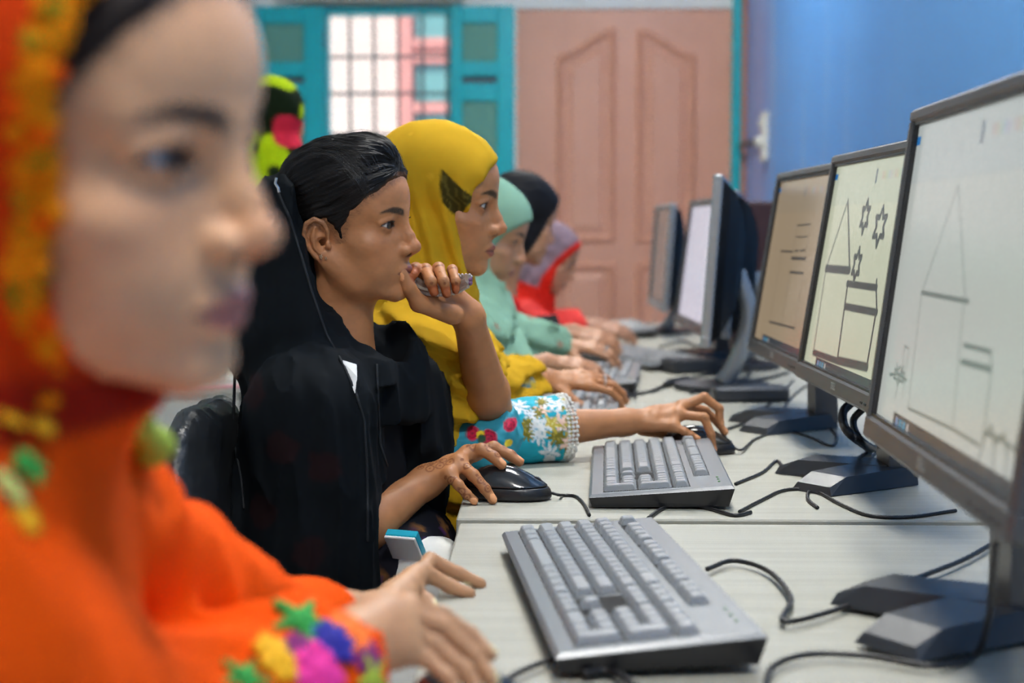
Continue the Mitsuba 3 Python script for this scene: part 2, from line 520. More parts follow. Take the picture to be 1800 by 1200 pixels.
# ---------------------------------------------------------------- keyboards
U = .019


def key_list():
    out = []
    def row(r, x, ws, h=1.0):
        for w in ws:
            if w > 0:
                out.append((x, r, w, h))
            x += abs(w)
    row(5.35, 0, [1, -1, 1, 1, 1, 1, -.5, 1, 1, 1, 1, -.5, 1, 1, 1, 1, -.25, 1, 1, 1])
    row(4, 0, [1] * 13 + [2, -.25, 1, 1, 1, -.25, 1, 1, 1, 1])
    row(3, 0, [1.5] + [1] * 12 + [1.5, -.25, 1, 1, 1, -.25, 1, 1, 1])
    row(2, 0, [1.75] + [1] * 11 + [2.25, -3.5, 1, 1, 1])
    row(1, 0, [2.25] + [1] * 10 + [2.75, -1.25, 1, -1.25, 1, 1, 1])
    row(0, 0, [1.25, 1.25, 1.25, 6.25, 1.25, 1.25, 1.25, 1.25, -.25, 1, 1, 1, -.25, 2, 1])
    out.extend([(21.5, 2, 1, 2), (21.5, 0, 1, 2)])
    return out


CAPS = {}


def cap(w, h):
    """A keycap, its top dished and smaller than its foot."""
    if (w, h) not in CAPS:
        W, D, g = w * U - .0016, h * U - .0016, .0030
        pts = []
        for z, i in ((0, 0), (.0066, g * .9), (.0078, g * 1.4)):
            x0, x1, y0, y1 = i * .8, W - i * .8, i, D - i * .95
            c = .0016
            pts += [(x0 + c, y0, z), (x1 - c, y0, z), (x0 + c, y1, z), (x1 - c, y1, z), (x0, y0 + c, z), (x0, y1 - c, z), (x1, y0 + c, z), (x1, y1 - c, z)]
        CAPS[w, h] = mikit.ply(hullm(pts), 'key_plastic')
    return CAPS[w, h]


def keyboard(loc, yaw, label, sx=1.0, sy=1.0, single=True):
    """loc: middle of the board on the desk; yaw 0 = its length runs along the room, its front to the girls."""
    k = thing('keyboard', label, 'keyboard')
    M = T4((loc[0], loc[1], DESK_Z + .0005), rz=-90 + yaw) @ np.diag([sx, sy, 1, 1])
    L, D = 22.5 * U + .026, 6.35 * U + .036
    x0, y0 = -L / 2, -D / 2
    zf, zb = .017, .030
    def slab(i, za, zb_, inset):
        return [(x, y, z) for x in (x0 + inset, -x0 - inset) for y, z in ((y0 + inset, za), (-y0 - inset, zb_))]
    base = hullm(slab(0, zf - .004, zb - .004, .0) + [(x, y, z) for x in (x0 + .004, -x0 - .004) for y, z in ((y0 + .004, .001), (-y0 - .006, .004))])
    put('base', mikit.ply(moved(base, M), 'black_plastic'), k)
    deck = hullm(slab(0, zf - .004, zb - .004, .0) + slab(0, zf, zb, .003))
    put('deck', mikit.ply(moved(deck, M), 'board_plastic'), k)
    for s in (-1, 1):
        put('foot', mikit.ply(moved(rbox((s * (L / 2 - .06) - .012, -y0 - .035, 0), (s * (L / 2 - .06) + .012, -y0 - .028, .012), .001), M), 'rubber'), k)
    tilt = math.atan2(zb - zf, D)
    K = T4((x0 + .013, y0 + .016, zf + .002 * (zb - zf))) @ T4(rx=math.degrees(tilt))
    for n_, (u0, u1, v0, v1) in enumerate(((0, 15, 0, 5), (0, 15, 5.35, 6.35), (15.25, 18.25, 0, 5), (15.25, 18.25, 5.35, 6.35), (18.5, 22.5, 0, 5))):  # dark sheets that put the shade between key rows into colour
        put('key_gap_shade', mikit.ply(moved(rbox((u0 * U - .0005, v0 * U - .0005, -.001), (u1 * U - .0005, v1 * U - .0005, .0016), .0004), M @ K), 'matt_black'), k, 'dark sheet under the keys painting the shade between them')
    ms = []
    for x, r, w, h in key_list():
        A = M @ K @ T4((x * U, r * U, .0012))
        if single:
            put('key', {**cap(w, h), 'to_world': T(A)}, k)
        else:
            cap(w, h)
            ms.append(moved(tm(*meshkit.WRITTEN[CAPS[w, h]['filename']][:2]), A))
    if ms:
        kk = put('keys', mikit.ply(cat(*ms), 'key_plastic'), k)
        labels[kk] = {'kind': 'stuff', 'label': 'rows of dark keys'}
    led = put('indicator', mikit.ply(moved(cat(*[rbox((L / 2 - .075 + .018 * j, -y0 - .016, zb - .004), (L / 2 - .072 + .018 * j, -y0 - .0135, zb + .0002), .0004) for j in range(3)]), M), 'green_led'), k)
    return k


mat('green_led', (.10, .22, .10), .4)
mat('matt_black', (.009, .009, .010), .6, specular=.15)
kb1 = keyboard((.062, 1.39), 6.6, 'blurred grey and black keyboard nearest the camera on the first desk', 1.05, 1.05)
kb2 = keyboard((.148, 2.05), -2.2, 'sharp grey keyboard on the middle desk under the outstretched bare forearm', .93, 1.12)
kb3 = keyboard((.055, 2.79), -3, 'grey keyboard under the hand coming out of the yellow shawl', 1.0, 1.0)
kb4 = keyboard((.225, 3.86), 24, 'dark keyboard lying askew beyond the mint sleeve', single=False)
kb5 = keyboard((.25, 4.95), 4, 'dark keyboard farthest away, by the girl in the red headscarf', single=False)
kb6 = keyboard((.125, 3.34), -5, 'keyboard beside the dark mouse below the mint girl\'s hands', single=False)

# ---------------------------------------------------------------- mice


def mouse(loc, yaw, label, s=1.0, cord=None):
    k = thing('computer_mouse', label, 'mouse')
    M = T4((loc[0], loc[1], DESK_Z), rz=yaw, s=s)
    I = np.linalg.inv(M)
    def f(P, o=0.0):
        d = ell(P, (-.010, 0, .004), (.050 + o, .0305 + o, .0385 + o))
        d = smin(d, ell(P, (.020, 0, .006), (.036 + o, .0285 + o, .0215 + o)), .012)
        return smax(d, .0015 - P[:, 2], .003)
    lo = polymesh(lambda P: smax(f(P), P[:, 2] - .0165, .001), (-.07, -.04, -.003), (.07, .04, .045), .0016)
    up = polymesh(lambda P: smax(smax(f(P, .0006), .0172 - P[:, 2], .001), -np.maximum(np.abs(P[:, 1]) - .0008, .018 - P[:, 0]), .001), (-.07, -.04, -.003), (.07, .04, .045), .0013)
    put('body', mikit.ply(moved(lo, M), 'black_plastic', smooth=True), k)
    put('shell', mikit.ply(moved(up, M), 'gloss_black', smooth=True), k, 'glossy black top shell')
    w = trimesh.creation.cylinder(.0105, .006, sections=24)
    w.apply_transform(T4((.034, 0, .0185)) @ T4(rx=90))
    put('wheel', mikit.ply(moved(w, M), 'rubber', smooth=30), k)
    if cord is not None:
        a = moved(tm([(.054, 0, .009), (.066, 0, .006)], [[0, 0, 0]]), M).vertices
        put('cord', mikit.ply(tube(spline(np.vstack([a, cord]), 10), .0019, 8), 'rubber', smooth=True), k, 'black cord')
    return k


def desk_path(pts, z=.0022):
    return [on_z(x, y, DESK_Z + z) if len(p) == 2 else at(x, y, p[2]) for p in pts for x, y in [p[:2]]]


mouse((-.048, 1.915), -8, 'glossy black mouse under the hennaed hand of the girl in black', 1.0, desk_path([(990, 870), (1012, 872), (1026, 885), (1036, 905)]))
mouse((.232, 2.315), -6, 'black mouse under the bare hand behind the sharp keyboard', .98, desk_path([(1330, 770), (1380, 757), (1425, 768), (1462, 783), (1470, 765), (1450, 742)]))
mouse((.115, 3.02), 10, 'black mouse beyond the keyboard beside the yellow shawl', .95, desk_path([(1120, 690), (1150, 688), (1180, 673)]))
mouse((-.045, 1.03), -30, 'mouse under the nearest girl\'s hand at the bottom edge', .95)

# ---------------------------------------------------------------- monitors
W_, H_ = .545, .336


def seg(u, v, a, b, w):
    d = (b[0] - a[0], b[1] - a[1])
    t = dr.clip(((u - a[0]) * d[0] + (v - a[1]) * d[1]) / (d[0] ** 2 + d[1] ** 2), 0, 1)
    r = dr.sqrt(dr.square(u - a[0] - t * d[0]) + dr.square(v - a[1] - t * d[1]))
    return 1 - smoothstep(w * .7, w * 1.3, r)


def screen_tex(lines, paper, gain, ink=(.03, .035, .04), tint=None):
    """A drawing program: title strip, tool bar, page with the given line drawing, task bar. u and v run in units of the screen's height."""
    def fn(p, n, uv):
        u, v = uv.x * 1.6, uv.y
        c = mi.Color3f(*paper)
        c = mix(c, (paper[0] * .93, paper[1] * .96, paper[2] * 1.0), smoothstep(.80, .81, v))
        c = mix(c, (paper[0] * .8, paper[1] * .85, paper[2] * .9), seg(u, v, (0, .80), (1.6, .80), .0022))
        c = mix(c, (.02, .18, .48), dr.select((u < .06) & (v > .925) & (v < .955), 1.0, 0.0))
        for i, q in enumerate(((.5, .1, .1), (.55, .35, .1), (.2, .45, .2), (.15, .3, .6), (.4, .2, .5))):
            for r in (0, 1):
                x0 = .92 + .033 * i + .2 * r
                c = mix(c, q, dr.select((u > x0) & (u < x0 + .018) & (v > .90) & (v < .935), .45, 0.0))
        c = mix(c, (.03, .07, .13), dr.select((u > .80) & (u < .83) & (v > .885) & (v < .95), .75, 0.0))
        for x0 in (.30, .42, .60):
            c = mix(c, (.2, .22, .25), dr.select((u > x0) & (u < x0 + .012) & (v > .87) & (v < .90), .3, 0.0))
        a = mi.Float(0)
        for s in lines:
            a = dr.maximum(a, seg(u, v, s[0], s[1], s[2]))
        c = mix(c, ink, a * .94)
        c = mix(c, (.035, .042, .05), dr.select((v < .048) & (u > .26), 1.0, 0.0))
        for i, q in enumerate(((.2, .35, .6), (.05, .35, .55), (.1, .4, .6), (.5, .5, .5))):
            c = mix(c, q, dr.select((v > .012) & (v < .036) & (u > .30 + .05 * i) & (u < .325 + .05 * i), .9, 0.0))
        return c * gain
    return mikit.proc(fn)


def monitor(loc, yaw, tilt, label, tex=None, flat=None, front='bezel', style='v', stand=True):
    """loc: middle of the panel's lower edge; the screen faces the girls. Parts: frame, screen, back, buttons, neck, base feet."""
    k = thing('monitor', label, 'monitor')
    c, s = math.cos(math.radians(tilt)), math.sin(math.radians(tilt))
    R = np.eye(4)
    R[:3, 0], R[:3, 1], R[:3, 2] = (0, -1, 0), (s, 0, c), (-c, 0, s)
    Y = T4(loc, rz=yaw)
    M = Y @ R
    def P(name, m, b, lab=None, smooth=False, parent=k, A=M):
        return put(name, mikit.ply(moved(m, A), b, smooth=smooth), parent, lab)
    bz, bb = .0145, .0245
    x0, x1 = -W_ / 2, W_ / 2
    P('frame', cat(rbox((x0, 0, -.02), (x1, bb, 0), .0035), rbox((x0, H_ - bz, -.02), (x1, H_, 0), .0035), rbox((x0, bb - .004, -.02), (x0 + bz, H_ - bz + .004, -.0002), .0035), rbox((x1 - bz, bb - .004, -.02), (x1, H_ - bz + .004, -.0002), .0035)), front, 'grey frame')
    inner = [rbox((x0 + bz - .001, bb - .001, -.012), (x0 + bz + .0035, H_ - bz + .001, -.003), .0006), rbox((x1 - bz - .0035, bb - .001, -.012), (x1 - bz + .001, H_ - bz + .001, -.003), .0006), rbox((x0 + bz, bb - .001, -.012), (x1 - bz, bb + .003, -.003), .0006), rbox((x0 + bz, H_ - bz - .003, -.012), (x1 - bz, H_ - bz + .001, -.003), .0006)]
    P('lip', cat(*inner), 'black_plastic')
    sx0, sx1, sy0, sy1 = x0 + bz, x1 - bz, bb, H_ - bz
    A = M @ T4(((sx0 + sx1) / 2, (sy0 + sy1) / 2, -.008)) @ np.diag([(sx1 - sx0) / 2, (sy1 - sy0) / 2, 1, 1])
    put('screen', {'type': 'rectangle', 'to_world': T(A), 'bsdf': {'type': 'ref', 'id': 'screen_face'}, 'emitter': {'type': 'area', 'radiance': tex or {'type': 'rgb', 'value': list(flat)}}}, k, 'lit screen with a drawing program' if tex else 'lit screen')
    pts = [(x, y, z) for z, i in ((-.019, .006), (-.036, .022), (-.056, .07), (-.066, .12)) for x in (x0 + i, x1 - i) for y in (i * .9 + .004, H_ - i * .9 - .004)]
    bs = [(.94 * x0 * math.cos(a) ** 1 if 0 else 0, 0, 0) for a in ()]
    P('back_shell', hullm(pts), 'matt_black', 'black back', smooth=35)
    P('button', cat(*[rbox((x1 - .11 + .02 * j, .008, -.004), (x1 - .10 + .02 * j, .0115, .0012), .0008) for j in range(5)]), 'black_plastic')
    if style == 'v':
        lg = meshkit.text_mesh('DELL', .0085, .0006, bold=True)
        lg.apply_translation([-lg.bounds[1][0] / 2, .0085, -.0003])
        P('maker_mark', lg, 'silver', 'small silver maker mark')
    if stand:
        B = T4((loc[0] + .035, loc[1], DESK_Z), rz=yaw)
        top = loc[2] + .12 - DESK_Z
        if style == 'v':
            P('neck', hullm([(x, y, z) for x, z in ((.035, .012), (.075, .012), (.035, top), (.06, top)) for y in (-.035, .035)]), 'bezel', A=B)
            for sg in (-1, 1):
                d = np.array([-math.cos(.62), sg * math.sin(.62)])
                n = np.array([-d[1], d[0]])
                o = np.array([.05, 0])
                pts = []
                for t, w, h in ((0, .042, .026), (.13, .036, .022), (.158, .034, .011)):
                    for q in (-1, 1):
                        e = o + d * t + n * w * q
                        pts += [(e[0], e[1], .001), (*(o + d * (t - .004) + n * (w - .006) * q), h)]
                P('base_foot', hullm(pts), 'base_plastic', 'dark grey wedge foot', A=B)
        else:
            nk = spline([(.0, 0, .012), (.03, 0, .06), (.055, 0, top * .7), (.03, 0, top + .02)], 8)
            P('neck', tube(nk, [.018] * len(nk), 12), 'silver', 'curved silver stand arm', smooth=True, A=B)
            m = trimesh.creation.cylinder(.1, .012, sections=40)
            m.apply_translation([0, 0, .0065])
            P('base', m, 'base_plastic', smooth=30, A=B)
    return k, M


mat('base_plastic', (.028, .031, .037), .36, specular=.6)
mat('screen_face', (.012, .012, .014), .22, specular=.5)


def star(u, v, rx, ry, w):
    """Six-pointed outline star, as drawn on the screens."""
    p = [(u + rx * (1 if k % 2 == 0 else .55) * math.sin(math.pi * k / 6), v + ry * (1 if k % 2 == 0 else .55) * math.cos(math.pi * k / 6)) for k in range(12)]
    return [(p[k], p[(k + 1) % 12], w) for k in range(12)]


def poly(pts, w, close=False):
    return [(a, b, w) for a, b in zip(pts, pts[1:] + (pts[:1] if close else []))][:len(pts) - (0 if close else 1)]


m2 = (poly([(.145, .485), (.355, .815)], .008) + poly([(.355, .815), (.62, .49)], .011) + poly([(.14, .482), (.62, .486)], .020) + poly([(.14, .48), (.18, .065)], .008)
      + poly([(.63, .43), (.685, .07)], .013) + poly([(.18, .064), (.69, .069)], .016) + poly([(.62, .425), (1.14, .428)], .016) + poly([(.655, .32), (1.21, .326)], .017)
      + poly([(1.12, .46), (1.14, .42), (1.21, .33)], .009) + poly([(1.2, .32), (1.205, .09)], .012) + poly([(.69, .072), (1.21, .092)], .020)
      + star(.735, .735, .075, .075, .014) + star(1.02, .69, .10, .085, .014) + star(1.36, .62, .10, .095, .014) + star(.735, .515, .075, .075, .014))
m1 = (poly([(.39, .443), (.635, .775), (.90, .442)], .0035) + poly([(.387, .443), (.93, .443)], .0075) + poly([(.387, .44), (.435, .082)], .0035) + poly([(.885, .44), (.965, .095)], .0035)
      + poly([(.435, .082), (.965, .092), (1.235, .088)], .005) + poly([(.955, .324), (1.21, .328)], .007) + poly([(.952, .278), (1.234, .285)], .009) + poly([(1.21, .328), (1.24, .285), (1.26, .09)], .005)
      + poly([(.268, .264), (.28, .2), (.24, .09)], .0035) + poly([(.12, .155), (.24, .17), (.36, .161)], .006) + poly([(.2, .2), (.25, .15), (.3, .2)], .005) + poly([(.268, .264), (.33, .26), (.34, .1)], .003)
      + star(.25, .165, .08, .03, .005) + poly([(1.25, .05), (1.27, .12), (1.31, .15), (1.36, .11), (1.38, .04)], .006) + poly([(1.36, .11), (1.42, .145), (1.47, .10), (1.48, .04)], .006) + poly([(1.26, .125), (1.42, .13), (1.53, .12), (1.62, .10)], .006) + poly([(1.5, .30), (1.53, .32), (1.56, .30), (1.52, .12)], .004))
m3 = (poly([(.385, .563), (.75, .566)], .006) + poly([(.745, .528), (1.135, .533)], .010) + poly([(.77, .447), (1.14, .453)], .008) + poly([(.77, .44), (.78, .13)], .003) + poly([(1.14, .45), (1.15, .15)], .003)
      + poly([(.41, .133), (1.16, .147)], .007) + poly([(.42, .55), (.41, .13)], .0025) + poly([(.75, .718), (1.1, .725)], .005) + poly([(.75, .71), (.75, .56)], .0025) + poly([(1.1, .72), (1.12, .53)], .0025) + poly([(.78, .652), (1.08, .654)], .004) + poly([(.8, .57), (.9, .575)], .006) + poly([(.95, .575), (1.08, .58)], .006))
monitor((.318, 1.305, .876), -1.5, 7.4, 'large grey framed monitor nearest the camera at the right edge, showing a faint tower drawing', screen_tex(m1, (.50, .525, .49), .82, ink=(.16, .19, .18)))
monitor((.382, 2.054, .866), 1.4, 9, 'grey framed monitor in the middle, its screen showing bold black house and star outlines', screen_tex(m2, (.58, .60, .44), .80))
monitor((.385, 2.63, .86), 1.2, 9, 'third grey framed monitor from the camera, with a dim brownish screen', screen_tex(m3, (.36, .27, .17), .80, ink=(.06, .05, .04)))
monitor((.336, 3.24, .858), -8.2, 4, 'tall silver edged monitor turned edge-on beside the third screen', None, (.45, .45, .5), 'silver', 'arm')
monitor((.36, 3.95, .83), 2, 7, 'grey monitor with a pale lavender screen behind the edge-on silver monitor', None, (.50, .47, .55), 'bezel', 'v')
monitor((.352, 5.0, .83), 1, 4, 'small looking silver edged monitor farthest left, against the salmon door', None, (.12, .10, .09), 'silver', 'arm')
monitor((.435, 3.74, .84), -8.4, 3, 'silver edged monitor half hidden behind the tall edge-on one', None, (.2, .2, .22), 'silver', 'arm')

k = thing('computer_tower', 'dark maroon computer tower between the edge-on monitors and the dim brownish screen', 'computer')
put('case', mikit.ply(rbox((.515, 4.16, DESK_Z), (.67, 4.5, 1.16), .006), 'maroon'), k)
put('front_panel', mikit.ply(rbox((.503, 4.165, DESK_Z + .006), (.517, 4.495, 1.152), .004), 'maroon'), k)
mat('maroon', rgb(62, 34, 34), .4)

# ---------------------------------------------------------------- cables on the desks


def cable(label, pts, r=.0022, n=8, bsdf='rubber'):
    k = thing('cable', label, 'cable')
    scene[k] = mikit.ply(tube(spline(desk_path(pts, r), n), r, 8), bsdf, smooth=True)


cable('cord curling from the nearest keyboard to the nearest monitor', [(1243, 1000), (1290, 985), (1350, 1003), (1390, 1050), (1378, 1092), (1480, 1068), (1600, 1020), (1690, 985), (1745, 955)], .0026)
cable('cord looping along the bottom edge and up to the corner of the nearest monitor', [(1345, 1215), (1358, 1172), (1420, 1150), (1520, 1152), (1640, 1170), (1715, 1150), (1738, 1085, 1.16), (1745, 1010, 1.12), (1750, 955, 1.10)], .0026)
cable('cord rising from the back of the sharp keyboard under the middle monitor', [(1293, 850), (1340, 830), (1365, 810), (1380, 822), (1425, 838), (1475, 825), (1530, 790), (1560, 770)])
cable('cord from the near end of the sharp keyboard across the desk seam', [(1300, 899), (1340, 878), (1380, 861), (1430, 862), (1480, 887), (1530, 906), (1600, 908), (1680, 897)])
cable('short forked lead in front of the middle monitor foot', [(1437, 892), (1420, 876), (1428, 858), (1475, 838), (1520, 815), (1540, 795)])
cable('straight lead slanting up beside the third monitor foot', [(1270, 757), (1320, 737), (1360, 702), (1395, 668)])
cable('thin lead hanging behind the third monitor', [(1375, 742), (1382, 710), (1408, 684), (1430, 672)])
cable('lead lying along the front of the sharp keyboard', [(1140, 910), (1165, 893), (1195, 886), (1245, 893), (1290, 905), (1320, 900)], .0024)
cable('lead lying along the front of the nearest keyboard', [(1025, 1183), (1070, 1178), (1110, 1200), (1160, 1240)], .003)
cable('lead leaving the nearest keyboard towards the bottom edge', [(990, 1155), (950, 1165), (905, 1185), (870, 1210)], .0024)
cable('lead with a thick plug beyond the yellow girl\'s keyboard', [(1105, 695), (1140, 688), (1180, 673), (1235, 660), (1290, 652), (1330, 640)], .003)
k = thing('cable_plug', 'thick black plug on the lead beyond the yellow girl\'s keyboard', 'plug')
scene[k] = mikit.ply(tube(desk_path([(1168, 676), (1176, 673), (1205, 667), (1213, 665)], .008), [.005, .009, .009, .005], 10), 'rubber', smooth=40)
for i, (p, l) in enumerate((([(1215, 690), (1260, 672), (1330, 668), (1385, 655)], 'lead crossing in front of the edge-on monitor'), ([(1190, 640), (1240, 655), (1290, 640), (1330, 650), (1370, 640)], 'tangled lead at the foot of the edge-on monitor'), ([(1220, 625), (1270, 640), (1310, 625), (1345, 640)], 'lead bunched behind the edge-on monitor'),
                           ([(1240, 676), (1275, 660), (1300, 668), (1318, 655), (1300, 640)], 'looped lead beside the edge-on monitor'), ([(1160, 610), (1200, 600), (1240, 612), (1290, 600)], 'lead beyond the dark askew keyboard'), ([(1280, 700), (1310, 680), (1330, 690), (1350, 676)], 'coiled lead beside the third monitor foot'))):
    cable(l, p, .0032)
cable('thick black video cable bent behind the middle monitor foot', [(1500, 705, 2.1), (1483, 722, 2.08), (1483, 745, 2.06), (1497, 765, 2.05), (1530, 790)], .006)
cable('second thick video cable under the middle monitor', [(1520, 715, 2.1), (1500, 740, 2.1), (1515, 775, 2.08), (1560, 800)], .005)
k = thing('power_brick', 'black power brick among the leads before the edge-on monitor', 'adapter')
scene[k] = mikit.ply(moved(rbox((-.075, -.03, 0), (.075, .03, .03), .006), T4((.40, 3.02, DESK_Z), rz=6)), 'base_plastic')
k = thing('power_brick', 'black power brick behind the edge-on monitor', 'adapter')
scene[k] = mikit.ply(moved(rbox((-.06, -.04, 0), (.06, .04, .034), .006), T4((.34, 3.62, DESK_Z), rz=20)), 'base_plastic')

# ---------------------------------------------------------------- behind the girls
k = thing('table', 'white table with closed sides behind the black chair', 'table')
put('top', mikit.ply(rbox((-1.75, 3.1, .755), (-.60, 3.75, .785), .003), 'white_plastic'), k)
put('side_panel', mikit.ply(cat(rbox((-1.72, 3.13, 0), (-.63, 3.15, .755), .002)), 'white_plastic'), k)
put('side_panel', mikit.ply(cat(rbox((-.65, 3.15, 0), (-.63, 3.72, .755), .002)), 'white_plastic'), k)
put('edge_strip', mikit.ply(rbox((-1.75, 3.094, .765), (-.60, 3.1, .772), .001), 'pink_paint'), k)
k = thing('cloth_roll', 'white and pink cloth roll on the white table', 'cloth')
scene[k] = mikit.ply(cat(*[moved(tube([(0, 0, 0), (.16, 0, 0)], .022, 14), T4((-.94 + .05 * i, 3.15 + .045 * i, .808))) for i in range(2)]), 'pink_cloth', smooth=40)
mat('pink_cloth', rgb(225, 195, 205), .8)
# ---------------------------------------------------------------- heads (local centimetres: x to the face, y to the left, z up, eyes at z = 0)
EARM = T4((-2.0, 6.85, -1.9), rz=-20, rx=-6, s=1.15) @ T4(ry=-10)
EARI = np.linalg.inv(EARM)


def ear_sdf(Q):
    P = (Q @ EARI[:3, :3].T.astype(F32) + EARI[:3, 3].astype(F32)).astype(F32)
    d = ell(P, (-.2, -.1, .1), (1.35, .26, 2.4))
    d = smin(d, ell(P, (.25, 0, -2.15), (.72, .3, .8)), .4)
    rim = [(1.0, .1, -.2), (1.25, .25, 1.0), (.95, .3, 2.1), (0, .3, 2.7), (-1.05, .3, 2.35), (-1.55, .3, 1.2), (-1.5, .25, -.2), (-1.05, .18, -1.3), (-.4, .1, -2.1)]
    d = smin(d, chain(P, rim, [.2, .26, .3, .32, .32, .3, .27, .25, .25]), .22)
    d = smin(d, chain(P, [(-.15, .22, 1.7), (-.7, .3, .6), (-.65, .28, -.5), (-.1, .2, -1.35)], [.22, .27, .27, .22]), .3)
    d = smax(d, -ell(P, (.3, .5, -.35), (.8, .95, .95)), .2)
    d = smax(d, -ell(P, (.35, .4, 1.15), (.5, .55, .7)), .2)
    d = smax(d, -chain(P, [(.2, .45, 2.15), (-.9, .45, 1.8), (-1.15, .42, .6)], [.16, .16, .12]), .2)
    d = smin(d, ell(P, (1.0, .25, -.55), (.35, .3, .5)), .2)
    return d * 1.15


def lips_sdf(Q, o=0.0):
    up = chain(Q, [(8.35, 0, -6.08), (8.1, .7, -6.02), (7.5, 1.4, -6.22), (6.75, 2.05, -6.5)], [.46, .44, .34, .16])
    lo = chain(Q, [(8.1, 0, -6.98), (7.85, .7, -6.96), (7.35, 1.35, -6.82), (6.75, 2.0, -6.55)], [.5, .48, .36, .16])
    return up - o, lo - o


def head_sdf(X, ears=True, eye_open=1.0, mouth=True):
    Q = X.copy()
    Q[:, 1] = np.abs(Q[:, 1])
    d = ell(Q, (-1.6, 0, 3.4), (8.9, 7.1, 7.7))
    d = smin(d, ell(Q, (2.8, 0, 3.2), (5.2, 5.9, 5.4)), 2.0)
    d = smin(d, ell(Q, (1.8, 0, -3.8), (5.6, 5.3, 6.0)), 2.5)
    d = smin(d, chain(Q, [(-1.2, 5.0, -4.8), (2.2, 3.9, -7.6), (6.4, .9, -9.3)], [1.5, 1.5, 1.1], 1.0), 1.8)
    d = smin(d, ell(Q, (6.45, 0, -8.9), (1.4, 1.7, 1.3)), 1.2)
    d = smin(d, ell(Q, (3.9, 3.7, -2.6), (2.4, 2.3, 1.7)), 1.8)
    d = smin(d, ell(Q, (4.0, 2.8, -5.4), (2.8, 2.35, 2.6)), 1.8)
    d = smin(d, ell(Q, (5.5, 0, -6.2), (2.5, 2.9, 2.3)), 1.4)
    d = smin(d, ell(Q, (6.2, 0, -3.2), (1.9, 1.9, 2.6)), 1.2)
    d = smin(d, ell(Q, (6.1, 1.7, -4.6), (1.0, 1.2, 1.2)), 1.0)
    d = smin(d, bone(Q, (6.9, .8, 1.5), (5.4, 4.2, 1.7), .85, .7), 1.2)
    # sockets, lids
    d = smax(d, -ell(Q, (7.7, 3.1, -.1), (1.4, 1.6, 1.15)), 1.2)
    d = smin(d, ell(Q, (5.75, 3.05, 0), (1.3, 1.42, 1.26)), .55)
    d = smin(d, chain(Q, [(6.7, 1.5, .6), (7.0, 3.0, .98), (6.0, 4.5, .5)], [.3, .34, .3]), .5)
    # nose
    d = smin(d, chain(Q, [(7.0, 0, 1.3), (7.55, 0, .1), (8.5, 0, -1.65), (9.1, 0, -2.95)], [.95, .72, .74, .8], .3), 1.0)
    d = smin(d, ell(Q, (9.15, 0, -3.1), (.98, .95, .88)), .5)
    d = smin(d, ell(Q, (7.95, 1.12, -3.5), (1.15, .72, .78)), .5)
    d = smin(d, bone(Q, (8.85, 0, -3.75), (7.8, 0, -4.6), .42, .45), .4)
    d = smax(d, -ell(Q, (8.5, .66, -4.17), (.55, .27, .5), rot(1, -25)), .2)
    if mouth:
        up, lo = lips_sdf(Q)
        d = smin(d, up, .7)
        d = smin(d, lo, .7)
        d = smax(d, -chain(Q, [(8.75, 0, -6.52), (8.2, 1.1, -6.5), (7.0, 2.15, -6.58)], [.13, .13, .08]), .22)
    if eye_open > 0:
        u = (Q[:, 1] - 3.0) / 1.42
        arch = 1 - u * u
        z = Q[:, 2] - .12 * u
        op = np.maximum(z - .50 * eye_open * arch, -.42 * arch - z)
        op = np.maximum(op, 1.12 - np.sqrt(((Q - np.asarray((5.75, 3.05, 0), F32)) ** 2).sum(1)))
        op = np.maximum(op, 5.6 - Q[:, 0])
        d = smax(d, -op, .1)
    if ears:
        d = smin(d, ear_sdf(Q), .25)
    return d


def brow_w(X):
    """How much of each point is eyebrow."""
    y, z = np.abs(X[:, 1]), X[:, 2]
    t = (y - 1.0) / 3.9
    mid = 1.55 + .75 * np.sin(np.clip(t, 0, 1) * 2.3) - .35 * np.clip(t, 0, 1)
    half = .43 * (1 - .75 * sstep(.35, 1.05, t))
    w = sstep(half + .16, half - .14, np.abs(z - mid)) * sstep(-.06, .08, t) * sstep(1.06, .9, t) * (X[:, 0] > 3)
    return w * (.75 + .5 * meshkit.noise(X * [3, 9, 3], 5))


